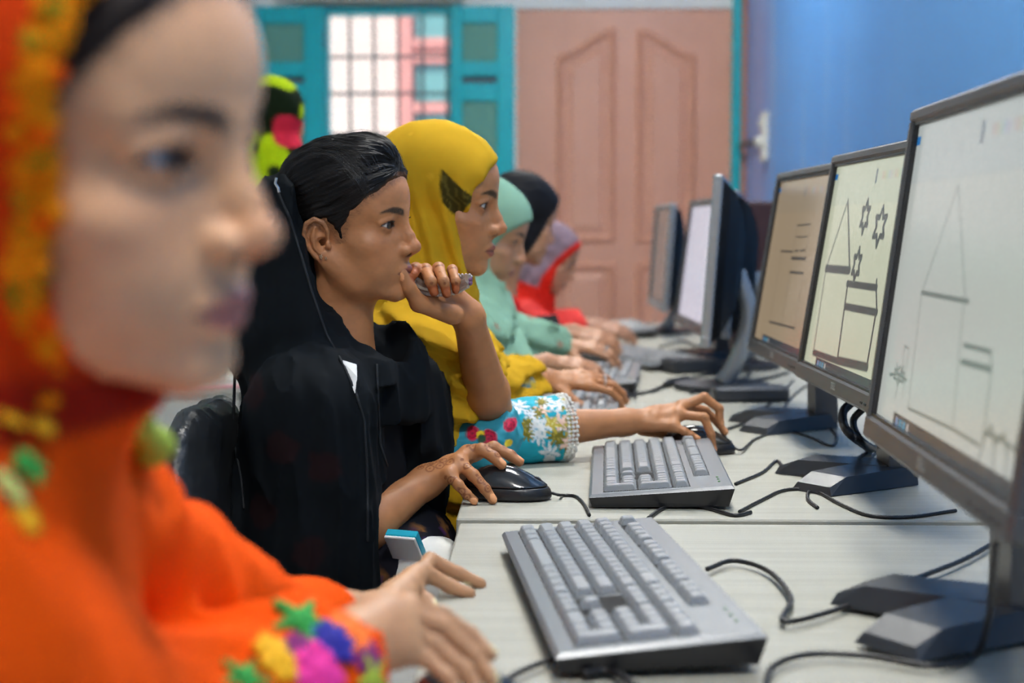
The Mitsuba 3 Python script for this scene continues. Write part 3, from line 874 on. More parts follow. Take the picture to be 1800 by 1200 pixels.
def skin_colors(X, base, lip, eye_dark=.55, hair=(.012, .009, .008)):
    base = np.asarray(base)
    c = np.repeat(base[None], len(X), 0) * (1 + .22 * (meshkit.fbm(X * .5, 3, 3) - .5) + .12 * (meshkit.fbm(X * 3., 2, 8) - .5))[:, None]
    y, z = np.abs(X[:, 1]), X[:, 2]
    Q = X.copy().astype(F32)
    Q[:, 1] = np.abs(Q[:, 1])
    red = base * [1.08, .86, .8]
    c = blendc(c, red, .5 * sstep(3.2, .2, np.sqrt((X[:, 0] - 5.5) ** 2 + (y - 3.8) ** 2 + (z + 3.4) ** 2)) + .5 * sstep(2, .4, np.sqrt((X[:, 0] - 9.2) ** 2 + y ** 2 + (z + 3.2) ** 2)))
    t = np.clip(y / 2.15, 0, 1)
    top = -5.62 + .14 * np.exp(-((y - .45) / .3) ** 2) - .92 * t ** 1.8
    bot = -7.5 + .95 * t ** 2
    c = blendc(c, lip, sstep(-.12, .12, np.minimum(top - z, z - bot)) * sstep(2.2, 1.95, y) * (X[:, 0] > 6.2))
    c = blendc(c, np.asarray(lip) * .3, sstep(.16, .05, np.abs(z + 6.53)) * sstep(2.3, 2.0, y) * (X[:, 0] > 6.4) * .8)
    e = np.sqrt(((y - 3.0) / 1.75) ** 2 + ((z + .05) / 1.15) ** 2)
    c = blendc(c, base * [.62, .5, .45], eye_dark * sstep(1.2, .6, e) * (X[:, 0] > 4.5))
    u = (y - 3.0) / 1.42
    a = 1 - u * u
    zz = z - .12 * u
    lid = np.minimum(np.abs(zz - .5 * a) - .1 * (a > 0), np.abs(zz + .42 * a) + .06)
    c = blendc(c, (.02, .014, .012), sstep(.16, .04, lid) * (np.abs(u) < 1.08) * (X[:, 0] > 4.8) * .92)
    c = blendc(c, hair, np.clip(brow_w(X), 0, 1) * .93)
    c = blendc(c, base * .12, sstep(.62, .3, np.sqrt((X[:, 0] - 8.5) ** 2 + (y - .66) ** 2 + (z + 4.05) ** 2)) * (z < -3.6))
    return np.clip(c, .003, 1)


class Head:
    """A head at eye point loc, turned by rz, nodded by pitch (down positive), s metres per unit of 1 cm."""

    def __init__(self, loc, rz=0, pitch=0, roll=0, s=.01, sx=1.0, sy=1.0, sz=1.0):
        self.M = T4(loc, rz=rz) @ T4(ry=pitch) @ T4(rx=roll) @ np.diag([s * sx, s * sy, s * sz, 1])
        self.I = np.linalg.inv(self.M)
        self.s = s

    def local(self, P):
        return (P @ self.I[:3, :3].T.astype(F32) + self.I[:3, 3].astype(F32)).astype(F32)

    def world(self, p):
        return np.asarray(p, float) @ self.M[:3, :3].T + self.M[:3, 3]

    def sdf(self, P, **k):
        return head_sdf(self.local(P), **k) * self.s

    def eyes(self, iris=(.03, .016, .01), look=(0, 0)):
        """Two eyeballs with a raised cornea; white, iris and pupil by vertex colour."""
        out = []
        for sgn in (1, -1):
            m = trimesh.creation.icosphere(4, 1.0)
            v = m.vertices
            g = np.array([math.cos(math.radians(look[0])) * math.cos(math.radians(look[1])), math.sin(math.radians(look[0])), math.sin(math.radians(look[1]))])
            ang = np.arccos(np.clip(v @ g, -1, 1))
            col = np.repeat([[.62, .58, .54]], len(v), 0)
            col = blendc(col, iris, sstep(.56, .50, ang))
            col = blendc(col, (.004, .004, .004), sstep(.24, .2, ang))
            v = v * (1.17 + .05 * sstep(.55, .2, ang))[:, None]
            out.append((tm(self.world(v + np.array([5.75, 3.05 * sgn, 0])), m.faces), col))
        return out
# ---------------------------------------------------------------- hands and limbs
class Hand:
    """A hand from its joints in metres: wrist, four knuckles from index to little finger, three more joints per finger, four thumb joints."""

    def __init__(self, wrist, mcp, fingers, thumb, back, elbow=None, s=1.0, rw=.0165, re_=.026, fist=False):
        self.w, self.m = np.asarray(wrist, float), np.asarray(mcp, float)
        self.f, self.t = [np.asarray(x, float) for x in fingers], np.asarray(thumb, float)
        self.back, self.e, self.s, self.rw, self.re = np.asarray(back, float), elbow, s, rw, re_
        self.back /= np.linalg.norm(self.back)
        self.tips = []
        for k, x in enumerate(self.f + [self.t[1:]]):
            d = x[-1] - x[-2]
            d /= np.linalg.norm(d) + 1e-9
            b = x[-2] - .5 * (x[-3] + x[-1])
            b = b - d * (b @ d)
            b = b / np.linalg.norm(b) if np.linalg.norm(b) > 4e-4 else self.back - d * (self.back @ d)
            b /= np.linalg.norm(b) + 1e-9
            b = b + .9 * (self.back - d * (self.back @ d)) if k < 4 and not fist else b
            b /= np.linalg.norm(b) + 1e-9
            self.tips.append((x[-1], d, b))

    def sdf(self, P):
        s = self.s
        R = [(.0083, .0078, .0070, .0060), (.0085, .0080, .0071, .0061), (.0081, .0075, .0067, .0058), (.0070, .0064, .0058, .0050)]
        palm = None
        for k in range(4):
            e = bone(P, self.w, self.m[k], .0135 * s, .0095 * s)
            palm = e if palm is None else smin(palm, e, .010 * s)
        for k in range(3):
            palm = smin(palm, bone(P, self.m[k], self.m[k + 1], .0088 * s, .0082 * s), .006 * s)
            q = .45 * self.w + .55 * self.m[k]
            palm = smin(palm, bone(P, q, .45 * self.w + .55 * self.m[k + 1], .0115 * s, .0105 * s), .008 * s)
        fing = None
        for k in range(4):
            pts = np.vstack([self.m[k][None], self.f[k]])
            e = chain(P, pts, [r * s for r in R[k]], .003 * s)
            for q, r in ((self.f[k][0], R[k][1]), (self.f[k][1], R[k][2])):
                e = smin(e, np.sqrt(((P - q.astype(F32)) ** 2).sum(1)) - r * 1.0 * s, .002)
            fing = e if fing is None else smin(fing, e, .0012)
        t = self.t
        th = chain(P, t, [.0135 * s, .0108 * s, .0092 * s, .0074 * s], .004 * s)
        d = smin(palm, fing, .007 * s)
        d = smin(d, bone(P, .6 * self.w + .4 * self.m[0], t[1], .012 * s, .0085 * s), .008 * s)
        d = smin(d, th, .006 * s)
        if self.e is not None:
            e = np.asarray(self.e, float)
            mid = e + .3 * (self.w - e)
            d = smin(d, chain(P, [e, mid, self.w], [self.re, self.re * 1.02, self.rw], .01), .016)
        for tip, a, b in self.tips:                                     # nails stand a little proud
            c = tip + b * .0048 * s - a * .0012
            M3 = np.stack([a, np.cross(b, a), b], 1)
            d = smin(d, ell(P, c, (.0058 * s, .0044 * s, .0019 * s), M3), .0006)
        return d

    def box(self, pad=.03):
        p = np.vstack([self.w[None], self.m, self.t] + self.f + ([np.asarray(self.e, float)[None]] if self.e is not None else []))
        return p.min(0) - pad, p.max(0) + pad

    def paint(self, v, c, nail=(.60, .40, .34), henna=None):
        for k, (tip, a, b) in enumerate(self.tips):
            q = v - (tip + b * .0055 * self.s - a * .001)
            u, w, h = q @ a, q @ np.cross(b, a), q @ b
            e = (u / .0062) ** 2 + (w / .0046) ** 2
            c = blendc(c, nail, sstep(1.15, .8, e) * (h > -.0035))
        for q in np.vstack([self.m] + self.f):                          # creases and redder knuckles
            c = c * (1 - .10 * sstep(.012, .003, np.linalg.norm(v - q, axis=1)))[:, None]
        if henna is not None:
            H = (.17, .045, .014)
            for k, x in enumerate(self.f):
                tip, a, b = self.tips[k]
                if henna == 'fist':
                    c = blendc(c, (.30, .060, .012), .85 * sstep(.015, .009, np.linalg.norm(v - tip, axis=1)))
                    segs = ((x[0], x[1], ((.15, 'dot'), (.62, 'fan'))), (x[1], x[2], ((.12, 'dot'),)))
                else:
                    segs = ((x[0], x[1], ((.2, 'dot'), (.55, 'ring'), (.85, 'dot'))), (x[1], x[2], ((.15, 'ring'),)), (self.m[k], x[0], ((.25, 'dot'), (.6, 'ring'))))
                for p0, p1, marks in segs:
                    d = p1 - p0
                    L = np.linalg.norm(d)
                    d = d / L
                    s_ = np.cross(d, b)
                    for t, kind in marks:
                        q = v - (p0 + d * L * t)
                        u, w, h = q @ d, q @ s_, q @ b
                        r = np.hypot(u, w)
                        if kind == 'dot':
                            e = sstep(.0026, .0016, r)
                        elif kind == 'ring':
                            e = np.maximum(sstep(.0014, .0006, np.abs(r - .0038)), sstep(.0018, .0010, r))
                        else:
                            an = np.arctan2(w, u)
                            e = sstep(.55, .85, np.abs(np.cos(an * 3))) * sstep(.0085, .0072, r) * (np.abs(an) > 1.7)
                        c = blendc(c, H, .72 * e * (h > .002))
            if henna == 'dots':                                         # a trail of blossoms from the wrist over the back of the hand
                for j in range(9):
                    t = j / 8
                    o = self.w + (self.m[2] - self.w) * (t * .75 - .02) + np.cross(self.back, self.m[1] - self.w) * (.12 * math.sin(j * 2.2))
                    q = v - o
                    q = q - np.outer(q @ self.back, self.back)
                    r = np.linalg.norm(q, axis=1)
                    e = np.maximum(sstep(.0014, .0006, np.abs(r - .0036 - .0008 * (j % 3))), sstep(.0020, .0012, r))
                    c = blendc(c, H, .6 * e * ((v - o) @ self.back > .003))
        return c


def posed(wrist, forward, back, flex=(20, 25, 20), spread=6, s=.85, left=False, elbow=None, curl=None, tflex=18, **k):
    """A hand by angles: forward from wrist to knuckles, back = direction of the back of the hand; flex in degrees at the three joints of each finger."""
    w = np.asarray(wrist, float)
    X = np.asarray(forward, float) / np.linalg.norm(forward)
    Z = np.asarray(back, float) - X * (np.asarray(back, float) @ X)
    Z /= np.linalg.norm(Z)
    Y = np.cross(Z, X) * (-1 if left else 1)                             # to the thumb
    cm = .01 * s
    def P(x, y, z):
        return w + cm * (x * X + y * Y + z * Z)
    m = [P(8.4, 2.5, .2), P(8.7, .7, .4), P(8.2, -1.1, .3), P(7.4, -2.7, 0)]
    L = [(4.2, 2.5, 2.0), (4.7, 2.9, 2.1), (4.3, 2.7, 2.0), (3.4, 2.0, 1.7)]
    f = []
    for q in range(4):
        sp = math.radians(spread * (1.3 - q))
        fx = curl[q] if curl else flex
        a, p, j = 0, np.array(m[q]), []
        for n in range(3):
            a += math.radians(fx[n])
            d = math.cos(a) * (math.cos(sp) * X + math.sin(sp) * Y) - math.sin(a) * Z
            p = p + cm * L[q][n] * d
            j.append(p.copy())
        f.append(j)
    t = [P(1.8, 1.6, -.5), P(4.0, 3.9, -1.3)]
    for n, l in ((0, 3.2), (1, 2.6)):
        a = math.radians(38 - tflex * n)
        t.append(t[-1] + cm * l * (math.cos(a) * X + math.sin(a) * Y - .28 * Z))
    return Hand(w, m, f, t, Z, elbow, s, **k)


def poly_sd(x, z, poly):
    """Signed distance (negative inside) to a closed polygon in a plane."""
    p = np.asarray(poly, float)
    d = np.full(len(x), 1e9)
    inside = np.zeros(len(x), bool)
    for a, b in zip(p, np.roll(p, -1, 0)):
        e = b - a
        u = np.clip(((x - a[0]) * e[0] + (z - a[1]) * e[1]) / (e @ e), 0, 1)
        d = np.minimum(d, np.hypot(x - a[0] - u * e[0], z - a[1] - u * e[1]))
        c = (a[1] > z) != (b[1] > z)
        if abs(e[1]) > 1e-12:
            inside ^= c & (x < a[0] + e[0] * (z - a[1]) / e[1])
    return np.where(inside, -d, d).astype(F32)


def folds(P, k, seed, amp, warp=1.0):
    """Displacement of cloth: soft ridges that run where k (per axis frequency) is small."""
    q = np.asarray(P, float) + warp * .03 * np.stack([n3(P, 6, seed + i) for i in range(3)], 1)
    n = meshkit.noise(q * np.asarray(k), seed) - .5
    m = meshkit.noise(q * np.asarray(k) * 2.1, seed + 7) - .5
    return (amp * (1.5 * np.sqrt(np.abs(n) + .01) - .6 + .5 * m)).astype(F32)


def bbox(*pts, pad=.08):
    p = np.vstack([np.atleast_2d(x) for x in pts])
    return p.min(0) - pad, p.max(0) + pad


def legs_sdf(P, hip, dy=.085, knee_x=.36, r=1.0):
    """Seated legs: hips, knees, ankles and feet, facing +x."""
    d = None
    for s in (-1, 1):
        h = hip + np.array([0, s * dy, 0])
        k = h + np.array([knee_x, s * .02, .005])
        a = np.array([k[0] - .03, k[1], .075])
        e = chain(P, [h, k, a], [.075 * r, .055 * r, .036 * r], .02)
        e = smin(e, bone(P, a + [0, 0, -.04], a + [.13, s * .02, -.052], .03, .021), .02)
        d = e if d is None else smin(d, e, .03)
    return d


class Person:
    """Builds one seated figure: a continuous body, eyes, and clothing as parts."""

    def __init__(self, label, head, hip, sh_r, sh_l, skin, lip, hands, eye_look=(0, 0), hh=.003, ha=.0028, fist=None, eyes=True, neck=(.046, .05), head_opts=None, eye_dark=.55, tint=None, arm_shade=1.0):
        self.key = thing('person', label, 'person')
        self.head, self.hip, self.sr, self.sl = head, np.asarray(hip, float), np.asarray(sh_r, float), np.asarray(sh_l, float)
        self.hands = hands
        nb = .5 * (self.sr + self.sl) + np.array([.0, 0, .03])
        self.nb, self.nt = nb, head.world((-2.6, 0, -4.5))
        o = head_opts or {}
        self.o = o
        def fh(P):
            d = head.sdf(P, **o)
            d = smin(d, bone(P, self.nt, nb + [0, 0, -.02], neck[0], neck[1]), .03)
            return smin(d, bone(P, self.sr + [0, .03, 0], self.sl - [0, .03, 0], .035, .035), .05)
        c = head.world((0, 0, 0))
        mh = polymesh(fh, np.minimum(c - .15, nb - .16), np.maximum(c + .15, nb + .12), hh)
        L = head.local(mh.vertices)
        col = skin_colors(L, skin, lip, eye_dark)
        if tint is not None:
            col = tint(L, col)
        parts, cols = [mh], [col]
        chest = .55 * nb + .45 * self.hip
        def ft(P):
            d = bone(P, self.sr, self.sl, .045, .045)
            d = smin(d, ell(P, chest + [0, 0, .02], (.085, .125, .18)), .08)
            d = smin(d, ell(P, self.hip + [.01, 0, .05], (.1, .14, .13)), .08)
            return smin(d, legs_sdf(P, self.hip), .04)
        mt = polymesh(ft, *bbox(self.sr, self.sl, self.hip + [.6, 0, 0], [self.hip[0], self.hip[1], .08], pad=.16), .011)
        parts.append(mt)
        cols.append(np.repeat(np.asarray(skin)[None], len(mt.vertices), 0))
        self.elbows = []
        for h, sh, hen in hands:
            el = np.asarray(h.e, float)
            self.elbows.append(el)
            def fa(P):
                return smin(h.sdf(P), bone(P, sh, el, .037, .028), .012)
            lo, hi = h.box(.03)
            ma = polymesh(fa, np.minimum(lo, sh - .05), np.maximum(hi, sh + .05), ha)
            v = ma.vertices
            c = np.asarray(skin)[None] * arm_shade * (1 + .25 * (meshkit.fbm(v * 60, 3, 4) - .5))[:, None]
            parts.append(ma)
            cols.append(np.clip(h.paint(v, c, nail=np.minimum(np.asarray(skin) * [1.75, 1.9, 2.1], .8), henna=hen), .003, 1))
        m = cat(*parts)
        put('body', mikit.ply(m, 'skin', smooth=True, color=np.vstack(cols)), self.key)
        if eyes:
            for e, ec in head.eyes(look=eye_look):
                put('eye', mikit.ply(e, 'eye_gloss', smooth=True, color=ec), self.key)

    def cloth(self, name, fn, lo, hi, h, bsdf, label=None, color=None, smooth=True, parent=None):
        m = polymesh(fn, lo, hi, h)
        c = color(m.vertices) if color else None
        return put(name, mikit.ply(m, bsdf, smooth=smooth, color=c), parent or self.key, label)

    def dress_sdf(self, P, o=.02):
        """Tunic over torso and thighs, without sleeves."""
        chest = .55 * self.nb + .45 * self.hip
        d = bone(P, self.sr + [0, .01, -.005], self.sl - [0, .01, .005], .042 + o, .042 + o)
        d = smin(d, ell(P, chest + [0, 0, .02], (.09 + o, .13 + o, .19)), .07)
        d = smin(d, ell(P, self.hip + [.0, 0, .04], (.115 + o, .15 + o, .13)), .08)
        for s in (-1, 1):
            h = self.hip + [0, s * .085, 0]
            d = smin(d, bone(P, h, h + [.37, s * .02, .01], .082 + o * .6, .066 + o * .6), .05)
        nk = bone(P, self.nb + [.0, 0, -.02], self.nb + [.03, 0, .12], .055, .06)
        return smax(d, -nk, .02)

    def dress(self, bsdf, h=.009, label=None, color=None, seed=1, name='tunic'):
        f = lambda P: self.dress_sdf(P, .006) + folds(P, (14, 14, 5), seed, .005)
        return self.cloth(name, f, *bbox(self.sr, self.sl, self.hip + [.42, 0, 0], self.hip + [0, 0, -.1], pad=.15), h, bsdf, label, color)

    def trousers(self, bsdf, label=None):
        f = lambda P: smax(legs_sdf(P, self.hip, r=1.28) + folds(P, (16, 16, 6), 3, .006), .1 - P[:, 2], .01)
        return self.cloth('trousers', f, *bbox(self.hip, self.hip + [.42, 0, 0], [self.hip[0], self.hip[1], .08], pad=.16), .012, bsdf, label)

    def sleeve_sdf(self, P, i, t1=.55, o=.012, flare=.01):
        """Sleeve of arm i from the shoulder to a point t1 of the way along the forearm."""
        h, sh, _ = self.hands[i]
        el = self.elbows[i]
        end = el + t1 * (h.w - el)
        d = smin(bone(P, sh, el, .043 + o, .034 + o), bone(P, el, end, .034 + o, .026 + o + flare), .03)
        n = (h.w - el) / np.linalg.norm(h.w - el)
        return smax(d, ((P - end.astype(F32)) @ n.astype(F32)), .006)

    def sleeve(self, i, bsdf, t1=.55, h=.005, label=None, color=None, seed=2, o=.012, flare=.01, amp=.005):
        sh, el, w = self.hands[i][1], self.elbows[i], self.hands[i][0].w
        f = lambda P: self.sleeve_sdf(P, i, t1, o, flare) + folds(P, (30, 30, 30), seed, amp)
        return self.cloth('sleeve', f, *bbox(sh, el, w, pad=.09), h, bsdf, label, color)


def chair(x, y, label, group=None, rz=0):
    """A black cushioned office chair facing +x: seat, back, post, five-legged base and castors."""
    k = thing('office_chair', label, 'chair', group)
    M = T4((x, y, 0), rz=rz)
    def P(name, m, b, lab=None, parent=k, smooth=30):
        return put(name, mikit.ply(moved(m, M), b, smooth=smooth), parent, lab)
    P('seat', rbox((-.2, -.21, .35), (.22, .21, .41), .02), 'black_cloth')
    P('post', cat(tube([(0, 0, .09), (0, 0, .36)], .028, 16)), 'black_plastic')
    def fb(Q):
        d = ell(Q, (-.235 + 0, 0, .68), (.045, .213, .23))
        return smax(d, Q[:, 2] - .878, .03) + folds(Q, (20, 18, 9), 11, .009)
    P('backrest', polymesh(fb, (-.36, -.3, .4), (-.12, .3, .95), .007), 'black_wrinkled', smooth=True)
    P('back_support', tube(spline([(-.05, 0, .34), (-.2, 0, .36), (-.27, 0, .45), (-.275, 0, .6)]), .02, 10), 'black_plastic')
    for i in range(5):
        a = 2 * math.pi * i / 5 + .3
        d = np.array([math.cos(a), math.sin(a), 0])
        leg = P('leg', tube([(0, 0, .1), d * .19 + [0, 0, .07]], [.022, .015], 10), 'black_plastic')
        w = trimesh.creation.cylinder(.028, .03, sections=16)
        w.apply_transform(T4(d * .20 + [0, 0, .028]) @ T4(rz=math.degrees(a)) @ T4(rx=90))
        P('castor', w, 'black_plastic')
# ---------------------------------------------------------------- the girl in black
hM = Head((-.241, 1.915, 1.096), rz=-15, pitch=1, roll=5, s=.0095, sx=.925, sz=.965)
mw = at(750, 846, 1.90)
right_M = Hand(mw,
               [at(836, 795, 1.945), at(822, 797, 1.92), at(806, 812, 1.898), at(790, 834, 1.88)],
               [[at(868, 786, 1.955), at(897, 800, 1.952), at(913, 812, 1.948)],
                [at(846, 790, 1.915), at(868, 803, 1.908), at(882, 817, 1.903)],
                [at(832, 835, 1.880), at(852, 858, 1.874), at(866, 878, 1.872)],
                [at(806, 852, 1.866), at(820, 868, 1.866), at(834, 879, 1.868)]],
               [at(790, 830, 1.945), at(820, 838, 1.965), at(846, 842, 1.968), at(866, 848, 1.966)],
               (-.25, -.45, .85), elbow=at(600, 955, 1.80), s=1.0, rw=.0185, re_=.030)
left_M = Hand(at(823, 556, 1.985),
              [at(737, 505, 1.962), at(755, 500, 1.972), at(776, 500, 1.974), at(798, 508, 1.972)],
              [[at(731, 472, 1.935), at(729, 474, 1.912), at(727, 483, 1.905)],
               [at(748, 474, 1.936), at(757, 494, 1.908), at(763, 513, 1.910)],
               [at(771, 471, 1.936), at(780, 494, 1.908), at(785, 516, 1.910)],
               [at(795, 474, 1.940), at(801, 494, 1.916), at(801, 510, 1.918)]],
              [at(795, 553, 1.955), at(736, 533, 1.915), at(718, 505, 1.900), at(706, 480, 1.893)],
              (.05, .98, .1), elbow=at(868, 742, 2.14), s=.98, fist=True, rw=.0195, re_=.030)
skM, lipM = rgb(178, 120, 78), rgb(144, 80, 66)
HAIRLINE = [(7.6, 8.2), (7.55, 6.3), (6.6, 5.2), (5.3, 4.0), (4.3, 3.3), (3.4, 2.2), (2.7, 1.9), (2.0, .6), (1.5, -.2), (1.1, -1.9), (.6, -2.5), (.1, -1.9), (-.3, .0), (-1.4, .8), (-2.9, .3), (-3.7, -1.6), (-4.4, -4.0), (-6.0, -6.5), (-14, -6.5), (-14, 15), (7.6, 15)]


def hairline_tint(L, c):
    """Fine hairs on the skin along the hairline."""
    p = poly_sd(L[:, 0] + .5 * n3(L, 1.3, 4), L[:, 2] + .5 * n3(L, 1.1, 9), HAIRLINE)
    w = sstep(.9, -.1, p) * (.5 + .8 * n3(L * [1, 1, 3.], 5.0, 2)) * .8
    return blendc(c, (.012, .010, .009), np.clip(w, 0, 1) * (L[:, 2] > -2.2) * .9)


M = Person('girl in a black shawl with pulled-back dark hair, resting a hennaed fist on her mouth', hM, (-.27, 1.93, .50), (-.268, 1.785, .885), (-.262, 2.06, .895),
           skM, lipM, [(right_M, np.array([-.262, 1.785, .885]), 'dots'), (left_M, np.array([-.255, 2.06, .895]), 'fist')], eye_look=(-6, -2), hh=.0016, ha=.0014, neck=(.043, .05), tint=hairline_tint, head_opts={'eye_open': 1.15})


def strand_phase(L):
    """Angle round the axis from brow to bun, and the way along it: hair is combed along it."""
    q = L - np.array([-8.0, 0, 1.5])
    ax = np.array([.93, 0, .37])
    up = np.array([-.37, 0, .93])
    return np.arctan2(L[:, 1] * 1.0, q @ up), q @ ax


def hair_sdf(P):
    L = hM.local(P)
    base = head_sdf(L, ears=False, eye_open=0, mouth=False)
    ph, al = strand_phase(L)
    c = np.stack([ph * 9, al * .22, 0 * ph], 1)
    wv = 1.6 * (meshkit.noise(L * .35, 12) - .5)
    c = c + np.stack([wv, 0 * wv, 0 * wv], 1)
    rid = (meshkit.noise(c * [1.0, 1, 1], 3) - .5) * .42 + (meshkit.noise(c * [2.6, 2.0, 1], 5) - .5) * .34 + (meshkit.noise(c * [5.5, 3.0, 1], 6) - .5) * .16
    vol = .24 + .50 * sstep(2.5, 8, L[:, 2]) + rid * (.55 + .75 * sstep(4.5, 9.5, L[:, 2]))
    d = base - vol
    q = ell(L, (1.8, 0, 9.0), (4.9, 5.2, 2.9))
    d = smin(d, q - rid * 1.2 - .25 * (meshkit.noise(L * .55, 8) - .5), 1.2)
    d = smin(d, ell(L, (-9.3, 0, 1.4), (2.6, 3.4, 3.2)) - rid, 1.0)
    h = poly_sd(L[:, 0] + .35 * n3(L, 1.2, 14), L[:, 2] + .4 * n3(L, 1.0, 19), HAIRLINE)
    return smax(d, h, 1.1) * hM.s


_I = hM.I


def hair_relief(p, n, uv):
    x, y, z = (float(_I[r, 0]) * p.x + float(_I[r, 1]) * p.y + float(_I[r, 2]) * p.z + float(_I[r, 3]) for r in range(3))
    qx, qz = x + 8.0, z - 1.5
    ph, al = dr.atan2(y, qz * .93 - qx * .37), qx * .93 + qz * .37
    w = .25 * noise(al * .35, ph * 3, 2.0)
    return .0011 * noise((ph + w) * 26, al * .3, 1.0) + .0008 * noise((ph + w) * 62, al * .4, 5.0)


def hair_col(v):
    L = hM.local(v.astype(F32))
    ph, al = strand_phase(L)
    n = meshkit.noise(np.stack([ph * 42, al * .35, 0 * ph], 1), 2)
    c = np.array([.0085, .0072, .0068])[None] * (.35 + 1.6 * n ** 2)[:, None]
    h = poly_sd(L[:, 0] + .35 * n3(L, 1.2, 14), L[:, 2] + .4 * n3(L, 1.0, 19), HAIRLINE)
    return blendc(c, np.asarray(skM) * .35, sstep(-.5, .1, h) * (.4 + .8 * n) * (L[:, 2] < 7))


mat('hair', VC, .42, specular=.32)
scene['hair_combed'] = {'type': 'bumpmap', 'arbitrary': mikit.proc(hair_relief, 4e-4), 'scale': 1.0, 'bsdf': {'type': 'principled', 'base_color': VC, 'roughness': .44, 'specular': .18}}
c = hM.world((0, 0, 3))
M.cloth('hair', hair_sdf, c - .16, c + .14, .0017, 'hair_combed', 'dark hair combed back with a raised front', hair_col)
# single strands over the combed hair, and fine loose ones
rng = np.random.default_rng(5)
st = []
for i in range(520):
    y0 = rng.uniform(-6.3, 6.3)
    s0 = np.array([7.2 - .045 * y0 * y0 - abs(rng.normal(0, .6)), y0, 6.2 - .07 * y0 * y0 + rng.normal(0, .5)])
    e0 = np.array([-8.6, y0 * .35, 2.2 + rng.normal(0, 1.2)])
    p = np.array([s0 * (1 - t) + e0 * t + np.array([0, 0, 7.5 * math.sin(math.pi * t)]) + np.array([0, y0 * .35 * math.sin(math.pi * t), 0]) for t in np.linspace(0, 1, 12)])
    st.append((p, .012 if i % 3 else .016))
def push(p, off):
    """Moves points out to the surface of the hair."""
    p = p.copy()
    ctr = np.array([-1.2, 0, 2.0])
    for _ in range(12):
        d = hair_sdf(hM.world(p).astype(F32)) / hM.s
        n = (p - ctr) / np.linalg.norm(p - ctr, axis=1, keepdims=True)
        p += n * np.clip(off - d, -1.5, 1.5)[:, None] * .8
    return p
allp = np.vstack([p for p, r in st])
offs = np.repeat(rng.uniform(-.02, .24, len(st)), 12)
allp = push(allp, offs)
ms = []
for i, (p, r) in enumerate(st):
    q = allp[i * 12:(i + 1) * 12]
    if np.abs(np.diff(q, axis=0)).max() < 3.2:
        ms.append(tube(hM.world(spline(q, 2)), r * .016, 4, False))
kk = put('loose_hairs', mikit.ply(cat(*ms), 'black_strand', smooth=True), M.key)
labels[kk] = {'kind': 'stuff', 'label': 'fine strands of combed back hair'}
mat('black_strand', (.016, .014, .013), .3, specular=.8)
# lashes
ls = []
for sg in (-1, 1):
    for t in np.linspace(-.95, .95, 22):
        u = 3.0 + 1.42 * t
        z = .5 * (1 - t * t) + .12 * t
        x = 5.75 + math.sqrt(max(1.35 ** 2 - (u - 3.05) ** 2 - z * z, .04))
        a = np.array([x, sg * u, z])
        ls.append(tube(hM.world(np.array([a, a + [.25, sg * .12 * t, .02], a + [.42, sg * .22 * t, .17]])), [.00022, .00017, .00006], 4, False))
kk = put('lashes', mikit.ply(cat(*ls), 'black_strand'), M.key)
labels[kk] = {'kind': 'stuff', 'label': 'dark eyelashes'}
# ear studs: a star and a small round one
gold = mat('gold', (.83, .60, .38), .25, 1.0)
for (x, y, z), r, star_ in (((-.12, .50, -1.70), .30, True), ((.42, .46, -1.98), .22, False)):
    o = (EARM @ np.array([x, y, z, 1.0]))[:3] * [1, -1, 1]
    m = []
    for q in range(5):
        a = 2 * math.pi * q / 5
        b = a + math.pi / 5
        m.append(tube(hM.world(np.array([o + [r * math.cos(a), -.05, r * math.sin(a)], o + [r * .45 * math.cos(b), -.05, r * .45 * math.sin(b)], o + [r * math.cos(a + 2 * math.pi / 5), -.05, r * math.sin(a + 2 * math.pi / 5)]])), .0006 if star_ else .0005, 6))
    s_ = trimesh.creation.icosphere(2, .0009)
    m += [moved(s_, T4(hM.world(o))), tube(hM.world(np.array([o, o + [0, .6, 0]])), .0005, 6)]
    put('earring', mikit.ply(cat(*m), 'gold', smooth=True), M.key, 'small gold star stud' if star_ else 'small gold stud')

M.trousers('white_cloth', 'white trousers')
mat('white_cloth', rgb(222, 222, 218), .85)


def dark_floral(v):
    n = meshkit.fbm(v * 40, 3, 2)
    m = meshkit.noise(v * 70, 6)
    c = np.repeat([[.010, .010, .016]], len(v), 0)
    c = blendc(c, (.16, .07, .02), sstep(.55, .66, n))
    c = blendc(c, (.06, .02, .10), sstep(.68, .78, m))
    return blendc(c, (.006, .007, .009), sstep(.72, .74, v[:, 2]))


M.cloth('tunic', lambda P: smin(M.dress_sdf(P, .004), ell(P, (-.175, 1.93, .66), (.066, .14, .085)), .03) + folds(P, (14, 14, 5), 1, .006), (-.46, 1.64, .33), (.3, 2.22, 1.06), .008, 'cloth_vc', 'dark floral tunic', dark_floral)
M.cloth('lap_cloth', lambda P: smin(ell(P, (-.145, 1.845, .672), (.058, .06, .042)), bone(P, (-.15, 1.84, .65), (.02, 1.84, .575), .045, .045), .03) + folds(P, (30, 30, 30), 5, .006), (-.26, 1.74, .5), (.1, 1.94, .74), .005, 'white_cloth', 'white cloth over the lap')


# turquoise sleeve with red roses bunched at the raised elbow
mat('teal_cloth', VC, .7, sheen=.3)
roses = [(at(790, 728, 2.09), .012, 0), (at(803, 723, 2.09), .006, 1), (at(832, 758, 2.09), .010, 0), (at(860, 766, 2.09), .013, 0), (at(846, 760, 2.09), .006, 1), (at(848, 766, 2.09), .006, 2), (at(898, 740, 2.12), .010, 0), (at(806, 735, 2.09), .007, 2), (at(895, 770, 2.12), .006, 1), (at(780, 760, 2.08), .004, 2)]


